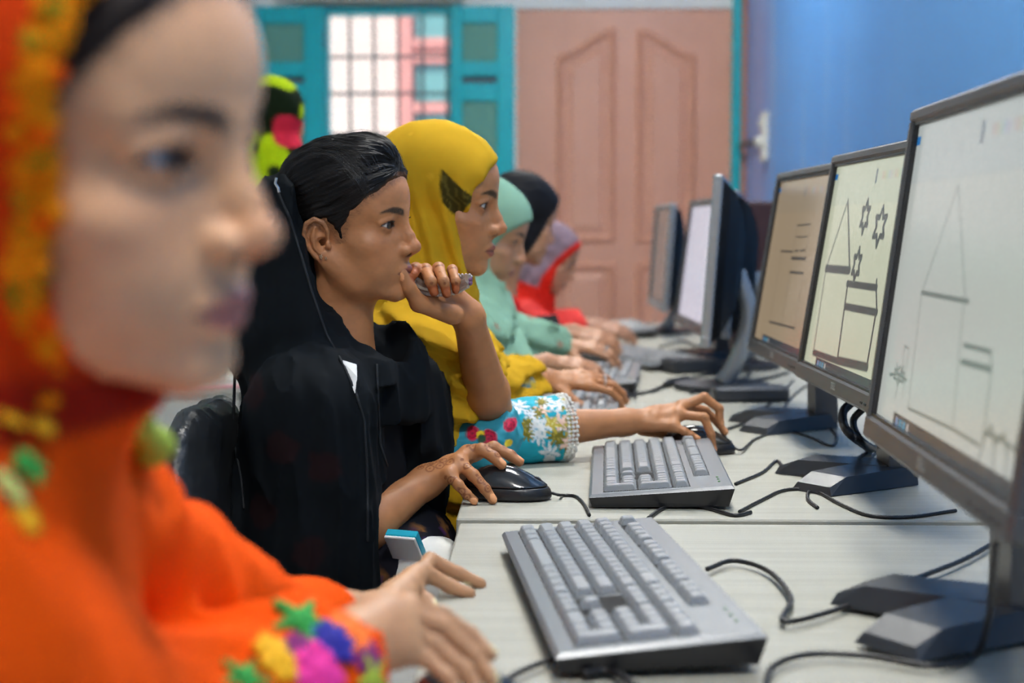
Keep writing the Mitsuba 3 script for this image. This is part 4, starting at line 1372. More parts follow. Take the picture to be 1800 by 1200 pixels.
def rose_col(v):
    c = np.array(rgb(38, 140, 160))[None] * (1 + .3 * (meshkit.fbm(v * 50, 3, 4) - .5))[:, None]
    for p, r, kind in roses:
        d = np.hypot(v[:, 0] - p[0], v[:, 2] - p[2]) * (1 + .2 * n3(v, 160, 3))
        c = blendc(c, [rgb(190, 18, 60), rgb(235, 205, 40), rgb(20, 70, 40)][kind], sstep(r, r * .8, d))
        if kind == 0:
            c = blendc(c, rgb(110, 8, 40), sstep(.5, .8, np.sin(d * 1500)) * (d < r * .85) * .8)
    return c


eM = M.elbows[1]


def left_sleeve(P):
    d = smin(bone(P, M.sl + [0, 0, 0], eM + [-.012, -.01, -.008], .052, .047), ell(P, eM + [-.02, -.02, -.018], (.052, .05, .034)), .03)
    d = smin(d, ell(P, at(826, 772, 2.09), (.05, .05, .046)), .03)
    d = smin(d, bone(P, eM + [-.10, -.03, .02], eM + [-.03, -.025, -.012], .05, .046), .03)
    n = (left_M.w - eM) / np.linalg.norm(left_M.w - eM)
    cut = (P - (eM + n * .012).astype(F32)) @ n.astype(F32)
    d = smax(d, -(bone(P, eM, left_M.w, .0315, .022)), .006)
    return smax(d, cut - .035, .008) + folds(P, (38, 38, 38), 21, .006)


M.cloth('sleeve', left_sleeve, *bbox(M.sl, eM, eM - [.1, .05, .05], pad=.1), .0026, 'teal_cloth', 'turquoise sleeve with red roses pushed up to the elbow', rose_col)

# black shawl: over the back of the head, round the neck and both shoulders, open at the front
EDGE = [(-.312, 1.150), (-.306, 1.12), (-.298, 1.09), (-.286, 1.05), (-.272, .99), (-.256, .955), (-.238, .92), (-.217, .892)]


def shawl(P):
    L = hM.local(P)
    hd = (ell(L, (-3.4, 0, 2.6), (8.7, 8.0, 8.2)) * hM.s)
    hd = smin(hd, bone(P, hM.world((-5.8, 0, -1)), M.nb + [-.045, 0, .04], .078, .098), .05)
    hd = smin(hd, chain(P, [hM.world((-4.2, -5.6, -2)), (-.285, 1.845, .97), (-.238, 1.86, .90)], [.026, .03, .026]), .03)
    hd = smin(hd, chain(P, [hM.world((-4.2, 5.6, -2)), (-.262, 1.985, .97), (-.222, 1.965, .90)], [.026, .03, .026]), .03)
    # the edge seen from the side: nothing in front of it above the chest
    ex = np.interp(P[:, 2], [e[1] for e in EDGE][::-1], [e[0] for e in EDGE][::-1]).astype(F32)
    ex = ex + .36 * (P[:, 1] - 1.82).clip(0, .12) * sstep(1.02, .93, P[:, 2])
    hd = smax(hd, (P[:, 0] - ex) * .9, .006)
    hd = smax(hd, P[:, 2] - 1.155, .02)
    d = bone(P, M.sr + [-.012, .0, -.01], M.sl + [-.005, 0, -.012], .062, .058)
    ch = .5 * (M.sr + M.sl)
    d = smin(d, ell(P, ch + [-.008, 0, -.12], (.118, .165, .22)), .05)
    d = smin(d, ell(P, M.hip + [-.02, -.01, .10], (.135, .185, .22)), .06)
    er = M.elbows[0]
    d = smin(d, chain(P, [M.sr + [.0, 0, -.01], .5 * (M.sr + er) + [.0, -.01, 0], er + [.01, .0, .0], er + [.035, .01, -.005]], [.058, .062, .058, .05]), .05)
    d = smin(d, bone(P, er + [-.02, 0, 0], er + [-.06, .05, -.14], .06, .07), .05)
    # folds falling from the left arm
    d = smin(d, chain(P, [M.sl + [0, -.02, 0], (-.195, 2.055, .868), (-.160, 2.085, .845)], [.055, .05, .034]), .04)
    d = smin(d, chain(P, [(-.19, 2.03, .86), (-.178, 2.02, .80), (-.182, 2.0, .755)], [.05, .045, .035]), .04)
    d = smin(d, bone(P, (-.21, 1.84, .905), (-.198, 1.80, .70), .03, .028), .025)
    d = smin(d, chain(P, [(-.188, 2.055, .862), (-.186, 2.035, .80), (-.190, 2.0, .735)], [.042, .043, .05]), .03)
    d = smin(d, ell(P, (-.196, 1.935, .85), (.05, .06, .13)), .03)
    d = smin(d, ell(P, (-.20, 1.93, .72), (.055, .07, .13)), .03)
    d = smin(d, ell(P, (-.195, 1.99, .79), (.062, .07, .15)), .04)
    neck = bone(P, M.nb + [.035, -.012, -.045], M.nb + [.075, -.02, .16], .028, .085)
    d = smax(d, -neck, .012)
    d = smin(d, hd, .015)
    fr = smax((P[:, 0] + .197) * .95, P[:, 1] - 1.85, .01)                     # the straight front edge hangs in a plane
    d = smax(d, np.where(P[:, 2] < .9, np.where(P[:, 1] < 1.835, (P[:, 0] + .197) * .95, -1), -1).astype(F32) - 0.0, .01)
    e_, w_ = M.elbows[0], right_M.w
    d = smax(d, -np.maximum(np.maximum(-.197 - P[:, 0], P[:, 1] - 1.925), P[:, 2] - .85), .012)
    d = smax(d, -bone(P, (-.222, 1.872, .884), (-.228, 1.885, .95), .010, .038), .008)
    d = smax(d, -bone(P, e_ + .42 * (w_ - e_), w_ + .1 * (w_ - e_), .037, .034), .01)
    return d + folds(P, (40, 30, 7), 31, .011, 1.2)


def black_flowers(v):
    c = np.array([.0045, .0065, .0085])[None] * (1 + .5 * (meshkit.fbm(v * 30, 3, 4) - .5))[:, None]
    for (px, pz) in ((-.30, .84), (-.33, .76), (-.27, .72), (-.34, .90), (-.25, .82), (-.31, .66)):
        d = np.hypot(v[:, 0] - px, v[:, 2] - pz) * (1 + .5 * n3(v, 90, 3))
        c = blendc(c, (.016, .006, .007), sstep(.022, .016, d) * .8)
    return c


mat('black_shawl', VC, .85, specular=.12, sheen=.12)
M.cloth('shawl', shawl, (-.46, 1.60, .42), (-.05, 2.22, 1.2), .0036, 'black_shawl', 'black shawl with faint dark flowers', black_flowers)


def on_shawl(px, py):
    """The point of the shawl that shows there."""
    o = at(px, py, 1.4)
    u = (o - EYE) / np.linalg.norm(o - EYE)
    for _ in range(60):
        d = float(shawl(o[None].astype(F32))[0])
        o = o + u * np.clip(d, -.05, .05) * .8
        if abs(d) < .0004:
            break
    return o


mat('hem_highlight_black', (.012, .015, .018), .6, specular=.25)  # shawl edges, with fold highlights laid on as lighter tubes
for line in ([(488, 335), (510, 385), (530, 450), (548, 512), (574, 588), (603, 640), (626, 692), (640, 740), (645, 820), (646, 900), (646, 962)], [(662, 640), (664, 700), (668, 780), (690, 850)], [(420, 600), (410, 680), (408, 760), (424, 840), (430, 905)]):
    dense = np.vstack([np.linspace(a, b, max(2, int(np.hypot(b[0] - a[0], b[1] - a[1]) / 10)), endpoint=False) for a, b in zip(line[:-1], line[1:])])
    q = np.array([on_shawl(*x) for x in dense])
    keep = [0]
    for k in range(1, len(q)):
        if np.linalg.norm(q[k] - q[keep[-1]]) < .03 * (k - keep[-1]):
            keep.append(k)
    put('hem_highlight', mikit.ply(tube(spline(q[keep], 3), .0019, 8), 'hem_highlight_black', smooth=True), M.key)
tri = np.array([on_shawl(*x) for x in ((600, 632), (627, 640), (628, 662), (624, 692))])
w_ = tri - EYE
w_ /= np.linalg.norm(w_, axis=1, keepdims=True)
put('collar', mikit.ply(hullm(np.vstack([tri - .004 * w_, tri + .02 * w_])), 'white_cloth'), M.key, 'white collar in the neckline')
put('hair_clip', mikit.ply(tube(np.array([at(486, 312, 1.80), at(484, 322, 1.80), at(489, 330, 1.80), at(491, 338, 1.80)]), .0018, 8), 'metal', smooth=True), M.key, 'silver clip holding the shawl')
scrap = thing('lap_scrap', 'small white and turquoise scrap on the lap of the girl in black', 'lap_scrap')  # slab standing in for a bit of cloth and paper
put('white_layer', mikit.ply(moved(rbox((-.034, -.02, 0), (.034, .02, .004), .001), T4((-.165, 1.795, .700), rz=70, ry=52)), 'white_cloth'), scrap)
put('turquoise_layer', mikit.ply(moved(rbox((-.034, -.02, .004), (.034, .02, .014), .001), T4((-.165, 1.795, .700), rz=70, ry=52)), 'turquoise'), scrap)
mat('turquoise', rgb(30, 160, 185), .4)
# silver bangle held in the fist
bk = thing('bracelet', 'engraved silver bracelet clasped in the raised fist of the girl in black', 'bracelet')
scene['silver_chased'] = {'type': 'bumpmap', 'arbitrary': mikit.proc(lambda p, n, uv: .0006 * fbm(p.x * 700, p.z * 700, p.y * 700, 2)), 'scale': 1.0, 'bsdf': {'type': 'principled', 'base_color': {'type': 'rgb', 'value': [.52, .45, .40]}, 'metallic': .75, 'roughness': .38}}
bp = [at(727, 497, 1.925), at(742, 505, 1.932), at(770, 509, 1.936), at(800, 505, 1.936), at(822, 494, 1.93)]
bp2 = spline(bp, 6)
m = []
for j, p in enumerate(bp2):
    m.append(moved(tube([(0, 0, -.0085), (0, 0, .0085)], .0035, 8), T4(p, ry=8)))
m.append(tube(bp2, .006, 10))
for q in range(8):
    m.append(moved(trimesh.creation.icosphere(1, .0022), T4(at(806 + 3.2 * q, 483 + (q % 2) * 3, 1.932))))
put('band', mikit.ply(cat(*m), 'silver_chased', smooth=30), bk)
put('stone', mikit.ply(cat(*[moved(trimesh.creation.icosphere(2, .0035), T4(at(826, 491 + 6 * q, 1.93))) for q in range(2)]), 'gem', smooth=True), bk, 'small purple stones')
mat('gem', rgb(120, 80, 110), .1)
chair(-.18, 1.85, 'black cushioned office chair of the girl in black, its wrinkled back showing behind her')
mat('hair_dull', VC, .6, specular=.12)

# ---------------------------------------------------------------- headscarves


def hood(p, L, opening, thick=.75, neck=(.075, .095), back=-1.5):
    """Distance (metres) of a headscarf that hugs the head and neck of person p, open at the face: opening is the outline of what stays, in the head's own x, z."""
    h = p.head
    d = ell(L, (-1.6, 0, 3.2), (9.0 + thick, 7.2 + thick, 7.8 + thick))
    d = smin(d, ell(L, (2.6, 0, 3.0), (5.4 + thick, 6.0 + thick, 5.6 + thick)), 2.0)
    d = smin(d, ell(L, (1.0, 0, -4.6), (5.2 + thick, 6.2 + thick, 6.4)), 2.0)
    return smax(d, poly_sd(L[:, 0], L[:, 2], opening), .45) * h.s


def scarf_person(p, opening, lo, hi, res, bsdf, label, color=None, seed=40, amp=.006, k=(22, 22, 9), thick=.75, drape=None, name='headscarf', extra=None):
    h = p.head
    def f(P):
        L = h.local(P)
        d = hood(p, L, opening, thick)
        n = bone(P, h.world((-2.4, 0, -7.5)), p.nb + [-.005, 0, .03], .079, .096)
        n = smin(n, bone(P, p.sr + [0, .02, -.01], p.sl - [0, .02, .01], .063, .063), .05)
        if drape is not None:
            n = smin(n, drape(P), .04)
        face = ell(L, (5.4, 0, -4.5), (5.6, 5.6, 6.9)) * h.s
        n = smax(n, -face, .012)
        d = smin(d, n, .02)
        w = (.2 + .8 * sstep(-2, -9, h.local(P)[:, 2])).astype(F32)
        d = d + folds(P, k, seed, amp) * w
        return d + extra(P).astype(F32) if extra else d
    p.scarf_f = f
    return p.cloth(name, f, lo, hi, res, bsdf, label, color)


def relaxed(w, fwd, back=(0, 0, 1), left=False, elbow=None, s=.85, flex=(18, 26, 18), **k):
    return posed(w, fwd, back, flex=flex, left=left, elbow=elbow, s=s, **k)


# ---------------------------------------------------------------- the girl in yellow
hY = Head((-.152, 2.24, 1.130), rz=-3, pitch=7, roll=3, s=.0098)
wY = at(1098, 742, 2.27)
right_Y = Hand(wY, [at(1205, 712, 2.315), at(1199, 714, 2.295), at(1192, 728, 2.275), at(1183, 749, 2.26)],
               [[at(1240, 722, 2.325), at(1262, 742, 2.325), at(1274, 760, 2.322)],
                [at(1238, 698, 2.30), at(1264, 718, 2.30), at(1266, 744, 2.298)],
                [at(1238, 733, 2.268), at(1250, 764, 2.265), at(1254, 790, 2.268)],
                [at(1203, 758, 2.252), at(1214, 764, 2.252), at(1226, 770, 2.254)]],
               [at(1130, 752, 2.31), at(1170, 760, 2.34), at(1205, 766, 2.355), at(1232, 770, 2.35)],
               (-.1, -.5, .85), elbow=np.array([-.125, 2.17, .795]), s=.9, rw=.019, re_=.033)
wl = at(958, 668, 2.74)
left_Y = relaxed(wl, (.97, .15, -.02), (0, -.45, .9), left=True, elbow=np.array([-.13, 2.60, .80]), s=.92, flex=(10, 32, 22), rw=.019, re_=.032)
skY, lipY = rgb(178, 122, 82), rgb(150, 84, 72)
Y = Person('girl in a mustard yellow headscarf with dark leaf print and turquoise floral sleeves', hY, (-.20, 2.24, .50), (-.19, 2.09, .915), (-.185, 2.39, .915), skY, lipY,
           [(right_Y, np.array([-.185, 2.09, .91]), None), (left_Y, np.array([-.18, 2.39, .91]), None)], eye_look=(0, -6), hh=.0019, ha=.0021, head_opts={'ears': False})
OPEN_Y = [(9.4, 12), (9.3, 9.2), (8.5, 8.3), (7.2, 5.9), (5.2, 2.0), (3.6, -2.6), (2.6, -6.5), (2.6, -9.5), (3.4, -12), (-14, -13), (-14, 14), (8, 14)]


def drape_Y(P):
    el, er = Y.elbows[1], Y.elbows[0]
    d = chain(P, [Y.sl, .5 * (Y.sl + el) + [.02, 0, .01], el + [.02, .0, 0], (-.045, 2.70, .812)], [.062, .060, .058, .046], .02)
    d = smin(d, chain(P, [Y.sr, .5 * (Y.sr + er) + [-.01, -.01, .01], er + [-.035, .0, .025]], [.072, .070, .050], .02), .04)
    return smin(d, ell(P, (-.19, 2.24, .76), (.125, .19, .2)), .06)


def pleats_Y(P):
    q = P[:, 0] + .28 * (P[:, 2] - 1.0) + .010 * n3(P, 14, 3)
    a = .0065 * np.sin(2 * math.pi * q / .034) * sstep(1.19, 1.08, P[:, 2]) * sstep(.98, 1.03, P[:, 2])
    q = P[:, 2] + .55 * P[:, 0] - .3 * P[:, 1] + .03 * n3(P, 9, 8)
    return a + .0075 * np.sin(2 * math.pi * q / .042) * sstep(1.0, .96, P[:, 2])


YC = np.array(rgb(192, 150, 32))


def yellow(v):
    L = hY.local(v.astype(F32))
    c = YC[None] * (1 + .3 * (meshkit.fbm(v * 25, 3, 4) - .5))[:, None]
    g = v * 34
    i = np.floor(g)
    h = meshkit.noise(i * 3.7 + .5, 3)
    d = np.linalg.norm(g - i - .5, axis=1)
    c = blendc(c, YC * [1.25, 1.3, 1.9], sstep(.2, .12, d) * (h > .6) * .6 * (v[:, 2] > 1.08))
    # the printed leaf beside the face
    P = [(.35, 4.8), (2.2, 3.4), (3.8, 2.2), (5.4, 1.2), (4.3, -.6), (3.3, -2.0), (1.9, -.8), (.9, .3), (.5, 2.4)]
    e = poly_sd(L[:, 0], L[:, 2], P)
    leaf = sstep(.12, -.1, e) * (L[:, 1] < 0)
    vein = .5 + .5 * np.sin(L[:, 0] * 5 + L[:, 2] * 3 + 4 * n3(L, .8, 2) * 2)
    dark = np.array(rgb(70, 62, 26))[None] * (.75 + .9 * (vein > .8))[:, None]
    return c * (1 - leaf[:, None]) + dark * leaf[:, None]


scarf_person(Y, OPEN_Y, (-.42, 1.98, .58), (.06, 2.82, 1.28), .0036, 'cloth_vc', 'mustard yellow headscarf and shawl with a dark leaf print', yellow, 44, .011, (38, 30, 10), .7, drape_Y, extra=pleats_Y)
mat('floral_cloth', VC, .75)


def floral(v):
    def vor(k, s):
        g = np.stack([v[:, 0] * k + s, (v[:, 2] * 1.0 + v[:, 1] * .5) * k], 1)
        return g
    c = np.array(rgb(24, 168, 190))[None] * (1 + .35 * (meshkit.fbm(v * 60, 3, 4) - .5))[:, None]
    r = np.random.default_rng(12)
    e0, w0 = Y.elbows[0], right_Y.w
    for q in range(90):
        t = r.uniform(-.2, .75)
        o = e0 + (w0 - e0) * t + np.array([0, r.uniform(-.05, .02), r.uniform(-.045, .045)])
        rad, kind = r.uniform(.009, .019), r.integers(0, 5)
        dx, dz = v[:, 0] - o[0], v[:, 2] - o[2] + .4 * (v[:, 1] - o[1])
        a, d = np.arctan2(dz, dx), np.hypot(dx, dz)
        pet = rad * (.72 + .28 * np.cos(a * (5 + kind)))
        near = np.abs(v[:, 1] - o[1]) < .05
        colr = [rgb(236, 240, 238), rgb(196, 176, 58), rgb(240, 205, 188), rgb(232, 236, 240), rgb(120, 112, 30)][kind]
        c = blendc(c, colr, sstep(pet, pet * .85, d) * near)
        c = blendc(c, [rgb(30, 150, 180), rgb(235, 225, 150), rgb(150, 150, 50), rgb(24, 140, 170), rgb(190, 170, 70)][kind], sstep(.35, .25, np.abs(np.sin(a * 2.5 + q))) * (d < pet * .8) * near * .8)
    return c


Y.sleeve(0, 'floral_cloth', .60, .0024, 'turquoise sleeve printed with white and olive flowers', floral, 23, .010, .012, .004)
d_ = (right_Y.w - Y.elbows[0]) / np.linalg.norm(right_Y.w - Y.elbows[0])
o_ = Y.elbows[0] + .60 * (right_Y.w - Y.elbows[0])
a_ = np.cross(d_, [0, 0, 1.0])
a_ /= np.linalg.norm(a_)
b_ = np.cross(a_, d_)
ball = trimesh.creation.icosphere(1, .0029)
m = []
for q in range(48):
    t = 2 * math.pi * q / 48
    for rr, off in ((.047, -.005), (.0475, .0012), (.048, .0065 + .0015 * (q % 2))):
        m.append(moved(ball, T4(o_ + d_ * off + rr * (math.cos(t) * a_ + math.sin(t) * b_))))
kk = put('lace_cuff', mikit.ply(cat(*m), 'white_cloth', smooth=True), Y.key)
labels[kk] = {'kind': 'stuff', 'label': 'white lace edging of the sleeve'}
Y.sleeve(1, 'floral_cloth', .62, .006, 'turquoise sleeve end under the yellow shawl', lambda v: blendc(np.repeat([rgb(40, 120, 150)], len(v), 0), rgb(200, 170, 50), sstep(.5, .6, meshkit.noise(v * 60, 3))), 5)
Y.dress('cloth_vc', .01, 'turquoise floral tunic', lambda v: blendc(np.repeat([rgb(30, 130, 150)], len(v), 0), rgb(180, 165, 80), sstep(.55, .62, meshkit.noise(v * 50, 3))))
Y.trousers('white_cloth')

# ---------------------------------------------------------------- the nearest girl, in orange
hN = Head((-.213, .686, 1.1295), rz=-17, pitch=7, roll=6, s=.0105, sz=.955)
wN = at(668, 1108, .955)
right_N = Hand(wN, [at(716, 1064, 1.01), at(706, 1078, .985), at(700, 1105, .962), at(704, 1138, .945)],
               [[at(776, 1083, 1.03), at(826, 1116, 1.035), at(862, 1150, 1.03)],
                [at(778, 1100, 1.0), at(832, 1150, .998), at(866, 1196, .992)],
                [at(764, 1134, .972), at(818, 1178, .97), at(848, 1226, .965)],
                [at(752, 1160, .95), at(788, 1190, .945), at(812, 1226, .942)]],
               [at(690, 1090, 1.0), at(730, 1120, 1.05), at(780, 1170, 1.06), at(820, 1200, 1.05)],
               (-.1, -.35, .9), elbow=np.array([-.225, .765, .80]), s=.86, rw=.022, re_=.035)
wL = at(655, 1085, 1.30)
left_N = Hand(wL, [at(738, 1010, 1.405), at(726, 1016, 1.385), at(716, 1030, 1.365), at(712, 1048, 1.345)],
              [[at(756, 984, 1.43), at(806, 1008, 1.445), at(845, 1026, 1.452)],
               [at(742, 1002, 1.40), at(790, 1030, 1.412), at(826, 1043, 1.415)],
               [at(730, 1040, 1.375), at(752, 1056, 1.37), at(760, 1066, 1.362)],
               [at(724, 1060, 1.35), at(738, 1072, 1.345), at(744, 1080, 1.34)]],
              [at(680, 1080, 1.28), at(705, 1085, 1.27), at(735, 1090, 1.285), at(756, 1094, 1.30)][:4],
              (-.35, -.2, .9), elbow=np.array([-.20, 1.08, .80]), s=.95, rw=.020, re_=.034)
skN, lipN = rgb(216, 162, 120), rgb(182, 112, 100)


def hair_N_tint(L, c):
    p = poly_sd(L[:, 0] + .4 * n3(L, 1.0, 4), L[:, 2] + .4 * n3(L, 1.0, 9), HAIR_N)
    return blendc(c, (.03, .02, .015), sstep(.9, -.2, p) * .9)


HAIR_N = [(8.6, 11), (7.5, 8.4), (6.8, 7.1), (5.9, 5.5), (5.0, 4.0), (4.0, 3.0), (2.9, 2.2), (1.9, 1.0), (1.5, -.6), (-14, -1), (-14, 15), (8, 15)]
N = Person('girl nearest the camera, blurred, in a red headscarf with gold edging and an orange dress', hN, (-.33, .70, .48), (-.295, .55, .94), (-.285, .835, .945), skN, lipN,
           [(right_N, np.array([-.29, .55, .94]), None), (left_N, np.array([-.28, .835, .94]), None)], eye_look=(0, 0), hh=.0022, ha=.0026, head_opts={'ears': False}, neck=(.05, .056), tint=hair_N_tint, arm_shade=.74)  # dimmer light on arms and hands is painted into their skin colour
c = hN.world((0, 0, 4))


def hair_N(P):
    L = hN.local(P)
    d = head_sdf(L, ears=False, eye_open=0, mouth=False) - .35 - .15 * (meshkit.noise(L * [.5, 3, 3], 3) - .5)
    return smax(d, poly_sd(L[:, 0] + .3 * n3(L, 1.0, 14), L[:, 2], HAIR_N), .4) * hN.s


N.cloth('hair', hair_N, c - .14, c + .13, .0028, 'hair_dull', 'dark hair under the scarf', lambda v: np.repeat([[.016, .011, .009]], len(v), 0) * (.5 + 1.2 * meshkit.noise(hN.local(v.astype(F32)) * [.6, 4, 4], 2))[:, None])
OPEN_N = [(5.2, 14), (4.6, 9), (4.0, 5), (3.5, 1), (3.1, -3), (2.8, -7), (3.0, -10.5), (4.2, -13.5), (-14, -14), (-14, 15)]


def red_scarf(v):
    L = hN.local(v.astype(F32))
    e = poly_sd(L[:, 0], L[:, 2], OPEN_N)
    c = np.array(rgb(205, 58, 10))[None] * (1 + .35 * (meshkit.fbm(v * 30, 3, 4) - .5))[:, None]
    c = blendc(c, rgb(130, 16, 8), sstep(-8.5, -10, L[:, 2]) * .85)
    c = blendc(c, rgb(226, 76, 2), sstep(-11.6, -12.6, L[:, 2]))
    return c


def drape_N(P):
    d = ell(P, (-.315, .70, .86), (.115, .19, .17))
    return smin(d, bone(P, (-.29, .56, .93), (-.29, .60, .70), .07, .08), .05)


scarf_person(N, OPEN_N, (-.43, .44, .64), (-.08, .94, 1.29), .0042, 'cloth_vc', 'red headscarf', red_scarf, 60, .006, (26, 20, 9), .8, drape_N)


def trim_mesh():
    """A knobbly gold and green embroidered edging along the scarf's opening."""
    pts = []
    for z in np.linspace(9.5, -10.8, 46):
        x = np.interp(-z, [-q[1] for q in OPEN_N[:8]], [q[0] for q in OPEN_N[:8]]) - .15
        y = np.linspace(-12, -1, 240)
        L = np.stack([np.full(240, x), y, np.full(240, z)], 1).astype(F32)
        d = hood(N, L, [(40, 40), (40, -40), (-40, -40), (-40, 40)], .8)
        k = np.argmax(d < 0)
        pts.append(hN.world((x, y[k] - .15, z)))
    return spline(np.array(pts), 5)


tp = trim_mesh()
t_, a_, b_ = frame(tp)
rng = np.random.default_rng(4)
ms, cs = [], []
for i in range(0, len(tp), 2):
    for q in range(3):
        r = rng.uniform(.0028, .0052)
        m = trimesh.creation.icosphere(2, r)
        m.apply_transform(T4(tp[i] + a_[i] * rng.normal(0, .0022) + np.array([(q - 1) * .0040 + .001, rng.normal(0, .0012), rng.normal(0, .002)])))
        ms.append(m)
        col = rgb(222, 128, 10) if rng.random() < .7 else (rgb(140, 120, 20) if rng.random() < .45 else rgb(230, 84, 6))
        cs.append(np.repeat([col], len(m.vertices), 0))
kk = put('gold_edging', mikit.ply(cat(*ms), 'cloth_vc', smooth=True, color=np.vstack(cs)), N.key)
labels[kk] = {'kind': 'stuff', 'label': 'gold and green embroidered edging of the scarf'}


def orange_dress(P):
    d = N.dress_sdf(P, .022)
    el, er = N.elbows[1], N.elbows[0]
    e1 = el + .35 * (left_N.w - el)
    e0 = er + .80 * (right_N.w - er)
    a = chain(P, [N.sl + [0, 0, -.01], el + [0, 0, -.006], e1], [.055, .047, .042], .02)
    n = ((left_N.w - el) / np.linalg.norm(left_N.w - el)).astype(F32)
    a = smax(a, (P - e1.astype(F32)) @ n, .008)
    b = chain(P, [N.sr + [0, 0, -.01], er + [0, 0, 0], e0], [.062, .060, .044], .02)
    n = ((right_N.w - er) / np.linalg.norm(right_N.w - er)).astype(F32)
    b = smax(b, (P - e0.astype(F32)) @ n, .008)
    d = smin(smin(d, a, .06), b, .05)
    d = smin(d, chain(P, [(-.29, .62, .92), (-.275, .72, .80), (-.29, .70, .62)], [.07, .08, .09]), .07)
    ch = sstep(-.19, -.25, P[:, 0])
    an = np.arctan2(P[:, 1] - .70, P[:, 0] + .40)
    d = d + (.013 * ch * (np.abs(np.sin(an * 7 + 2.2 * n3(P * [1, 1, .4], 9, 5) + 1.2 * (P[:, 2] - .8) * 3)) - .5)).astype(F32)
    return d + folds(P, (26, 20, 6), 71, .008, 1.3) * (1 + ch.astype(F32))


def orange(v):
    c = np.array(rgb(226, 76, 2))[None] * (1 + .3 * (meshkit.fbm(v * 22, 3, 4) - .5))[:, None]
    nk = np.linalg.norm(v - np.array([-.17, .80, 1.0]), axis=1)
    return c


N.cloth('dress', orange_dress, (-.46, .36, .36), (.12, 1.24, 1.09), .0055, 'cloth_vc', 'orange dress', orange)
# raised flowers embroidered round the sleeve end and at the shoulder
mats_f = {'yellow': rgb(240, 176, 10), 'green': rgb(40, 150, 60), 'blue': rgb(30, 30, 140), 'orange': rgb(255, 120, 40), 'pink': rgb(232, 50, 150), 'purple': rgb(120, 20, 100), 'lime': rgb(160, 180, 60), 'cream': rgb(200, 200, 110)}
for n_, c_ in mats_f.items():
    mat('thread_' + n_, c_, .8)


def flower(px, py, y, r, colr, label, star_=False):
    o = at(px, py, .40)
    u = (o - EYE) / np.linalg.norm(o - EYE)
    for _ in range(80):                                          # the point of the dress that shows there
        q = o[None].astype(F32)
        d = min(float(orange_dress(q)[0]), float(N.scarf_f(q)[0]))
        o = o + u * np.clip(d, -.03, .03) * .7
        if abs(d) < .0005:
            break
    else:
        return
    e = .002
    g = np.array([float(orange_dress((o + v)[None].astype(F32))[0] - orange_dress((o - v)[None].astype(F32))[0]) for v in np.eye(3) * e])
    g /= np.linalg.norm(g)
    a = np.cross(g, [0, 0, 1.0])
    a /= np.linalg.norm(a)
    b = np.cross(a, g)
    ms = []
    n = 5 if star_ else 7
    for q in range(n):
        t = 2 * math.pi * q / n
        m = trimesh.creation.icosphere(2, 1.0)
        R = np.eye(4)
        u = math.cos(t) * a + math.sin(t) * b
        w = np.cross(g, u)
        R[:3, 0], R[:3, 1], R[:3, 2] = u * r * (.62 if star_ else .5), w * r * (.2 if star_ else .36), g * r * .22
        R[:3, 3] = o + u * r * .52
        ms.append(moved(m, R))
    R = np.eye(4)
    R[:3, 0], R[:3, 1], R[:3, 2], R[:3, 3] = a * r * .55, b * r * .55, g * r * .34, o
    ms.append(moved(trimesh.creation.icosphere(2, 1.0), R))
    put('flower', mikit.ply(cat(*ms), 'thread_' + colr, smooth=True), N.key, label)


for args in ((485, 1155, .86, .0165, 'yellow', 'yellow embroidered flower', False), (530, 1092, .89, .019, 'green', 'green embroidered leaves', True), (585, 1128, .90, .016, 'blue', 'dark blue embroidered flower', False), (612, 1112, .92, .0165, 'orange', 'orange embroidered flower', False),
             (560, 1182, .87, .019, 'pink', 'pink embroidered flower', False), (532, 1142, .88, .013, 'purple', 'purple embroidered flower', False), (640, 1150, .92, .012, 'purple', 'purple embroidered flower', False), (655, 1190, .92, .013, 'lime', 'lime embroidered leaf', True), (430, 1190, .83, .014, 'green', 'green embroidered leaf', True),
             (15, 850, .56, .0115, 'cream', 'cream embroidered flower', False), (45, 810, .57, .0115, 'green', 'green embroidered leaf', True), (40, 900, .56, .0115, 'yellow', 'yellow embroidered flower', False), (75, 745, .60, .007, 'yellow', 'yellow embroidered flower', False), (20, 735, .58, .007, 'yellow', 'yellow embroidered flower', False)):
    flower(*args)


def collar(P):
    d = chain(P, [(-.222, .72, 1.0), (-.212, .79, .99), (-.213, .825, .972), (-.235, .85, .955)], [.004, .006, .008, .007], .01)
    return d + folds(P, (40, 40, 40), 8, .003)


N.cloth('neck_band', collar, (-.28, .70, .9), (-.1, .92, 1.06), .003, 'thread_lime', 'lime green neck band')
N.trousers('black_cloth')
chair(-.24, .70, 'black office chair of the girl in orange nearest the camera')
chair(-.10, 2.31, 'black office chair of the girl in the yellow headscarf')

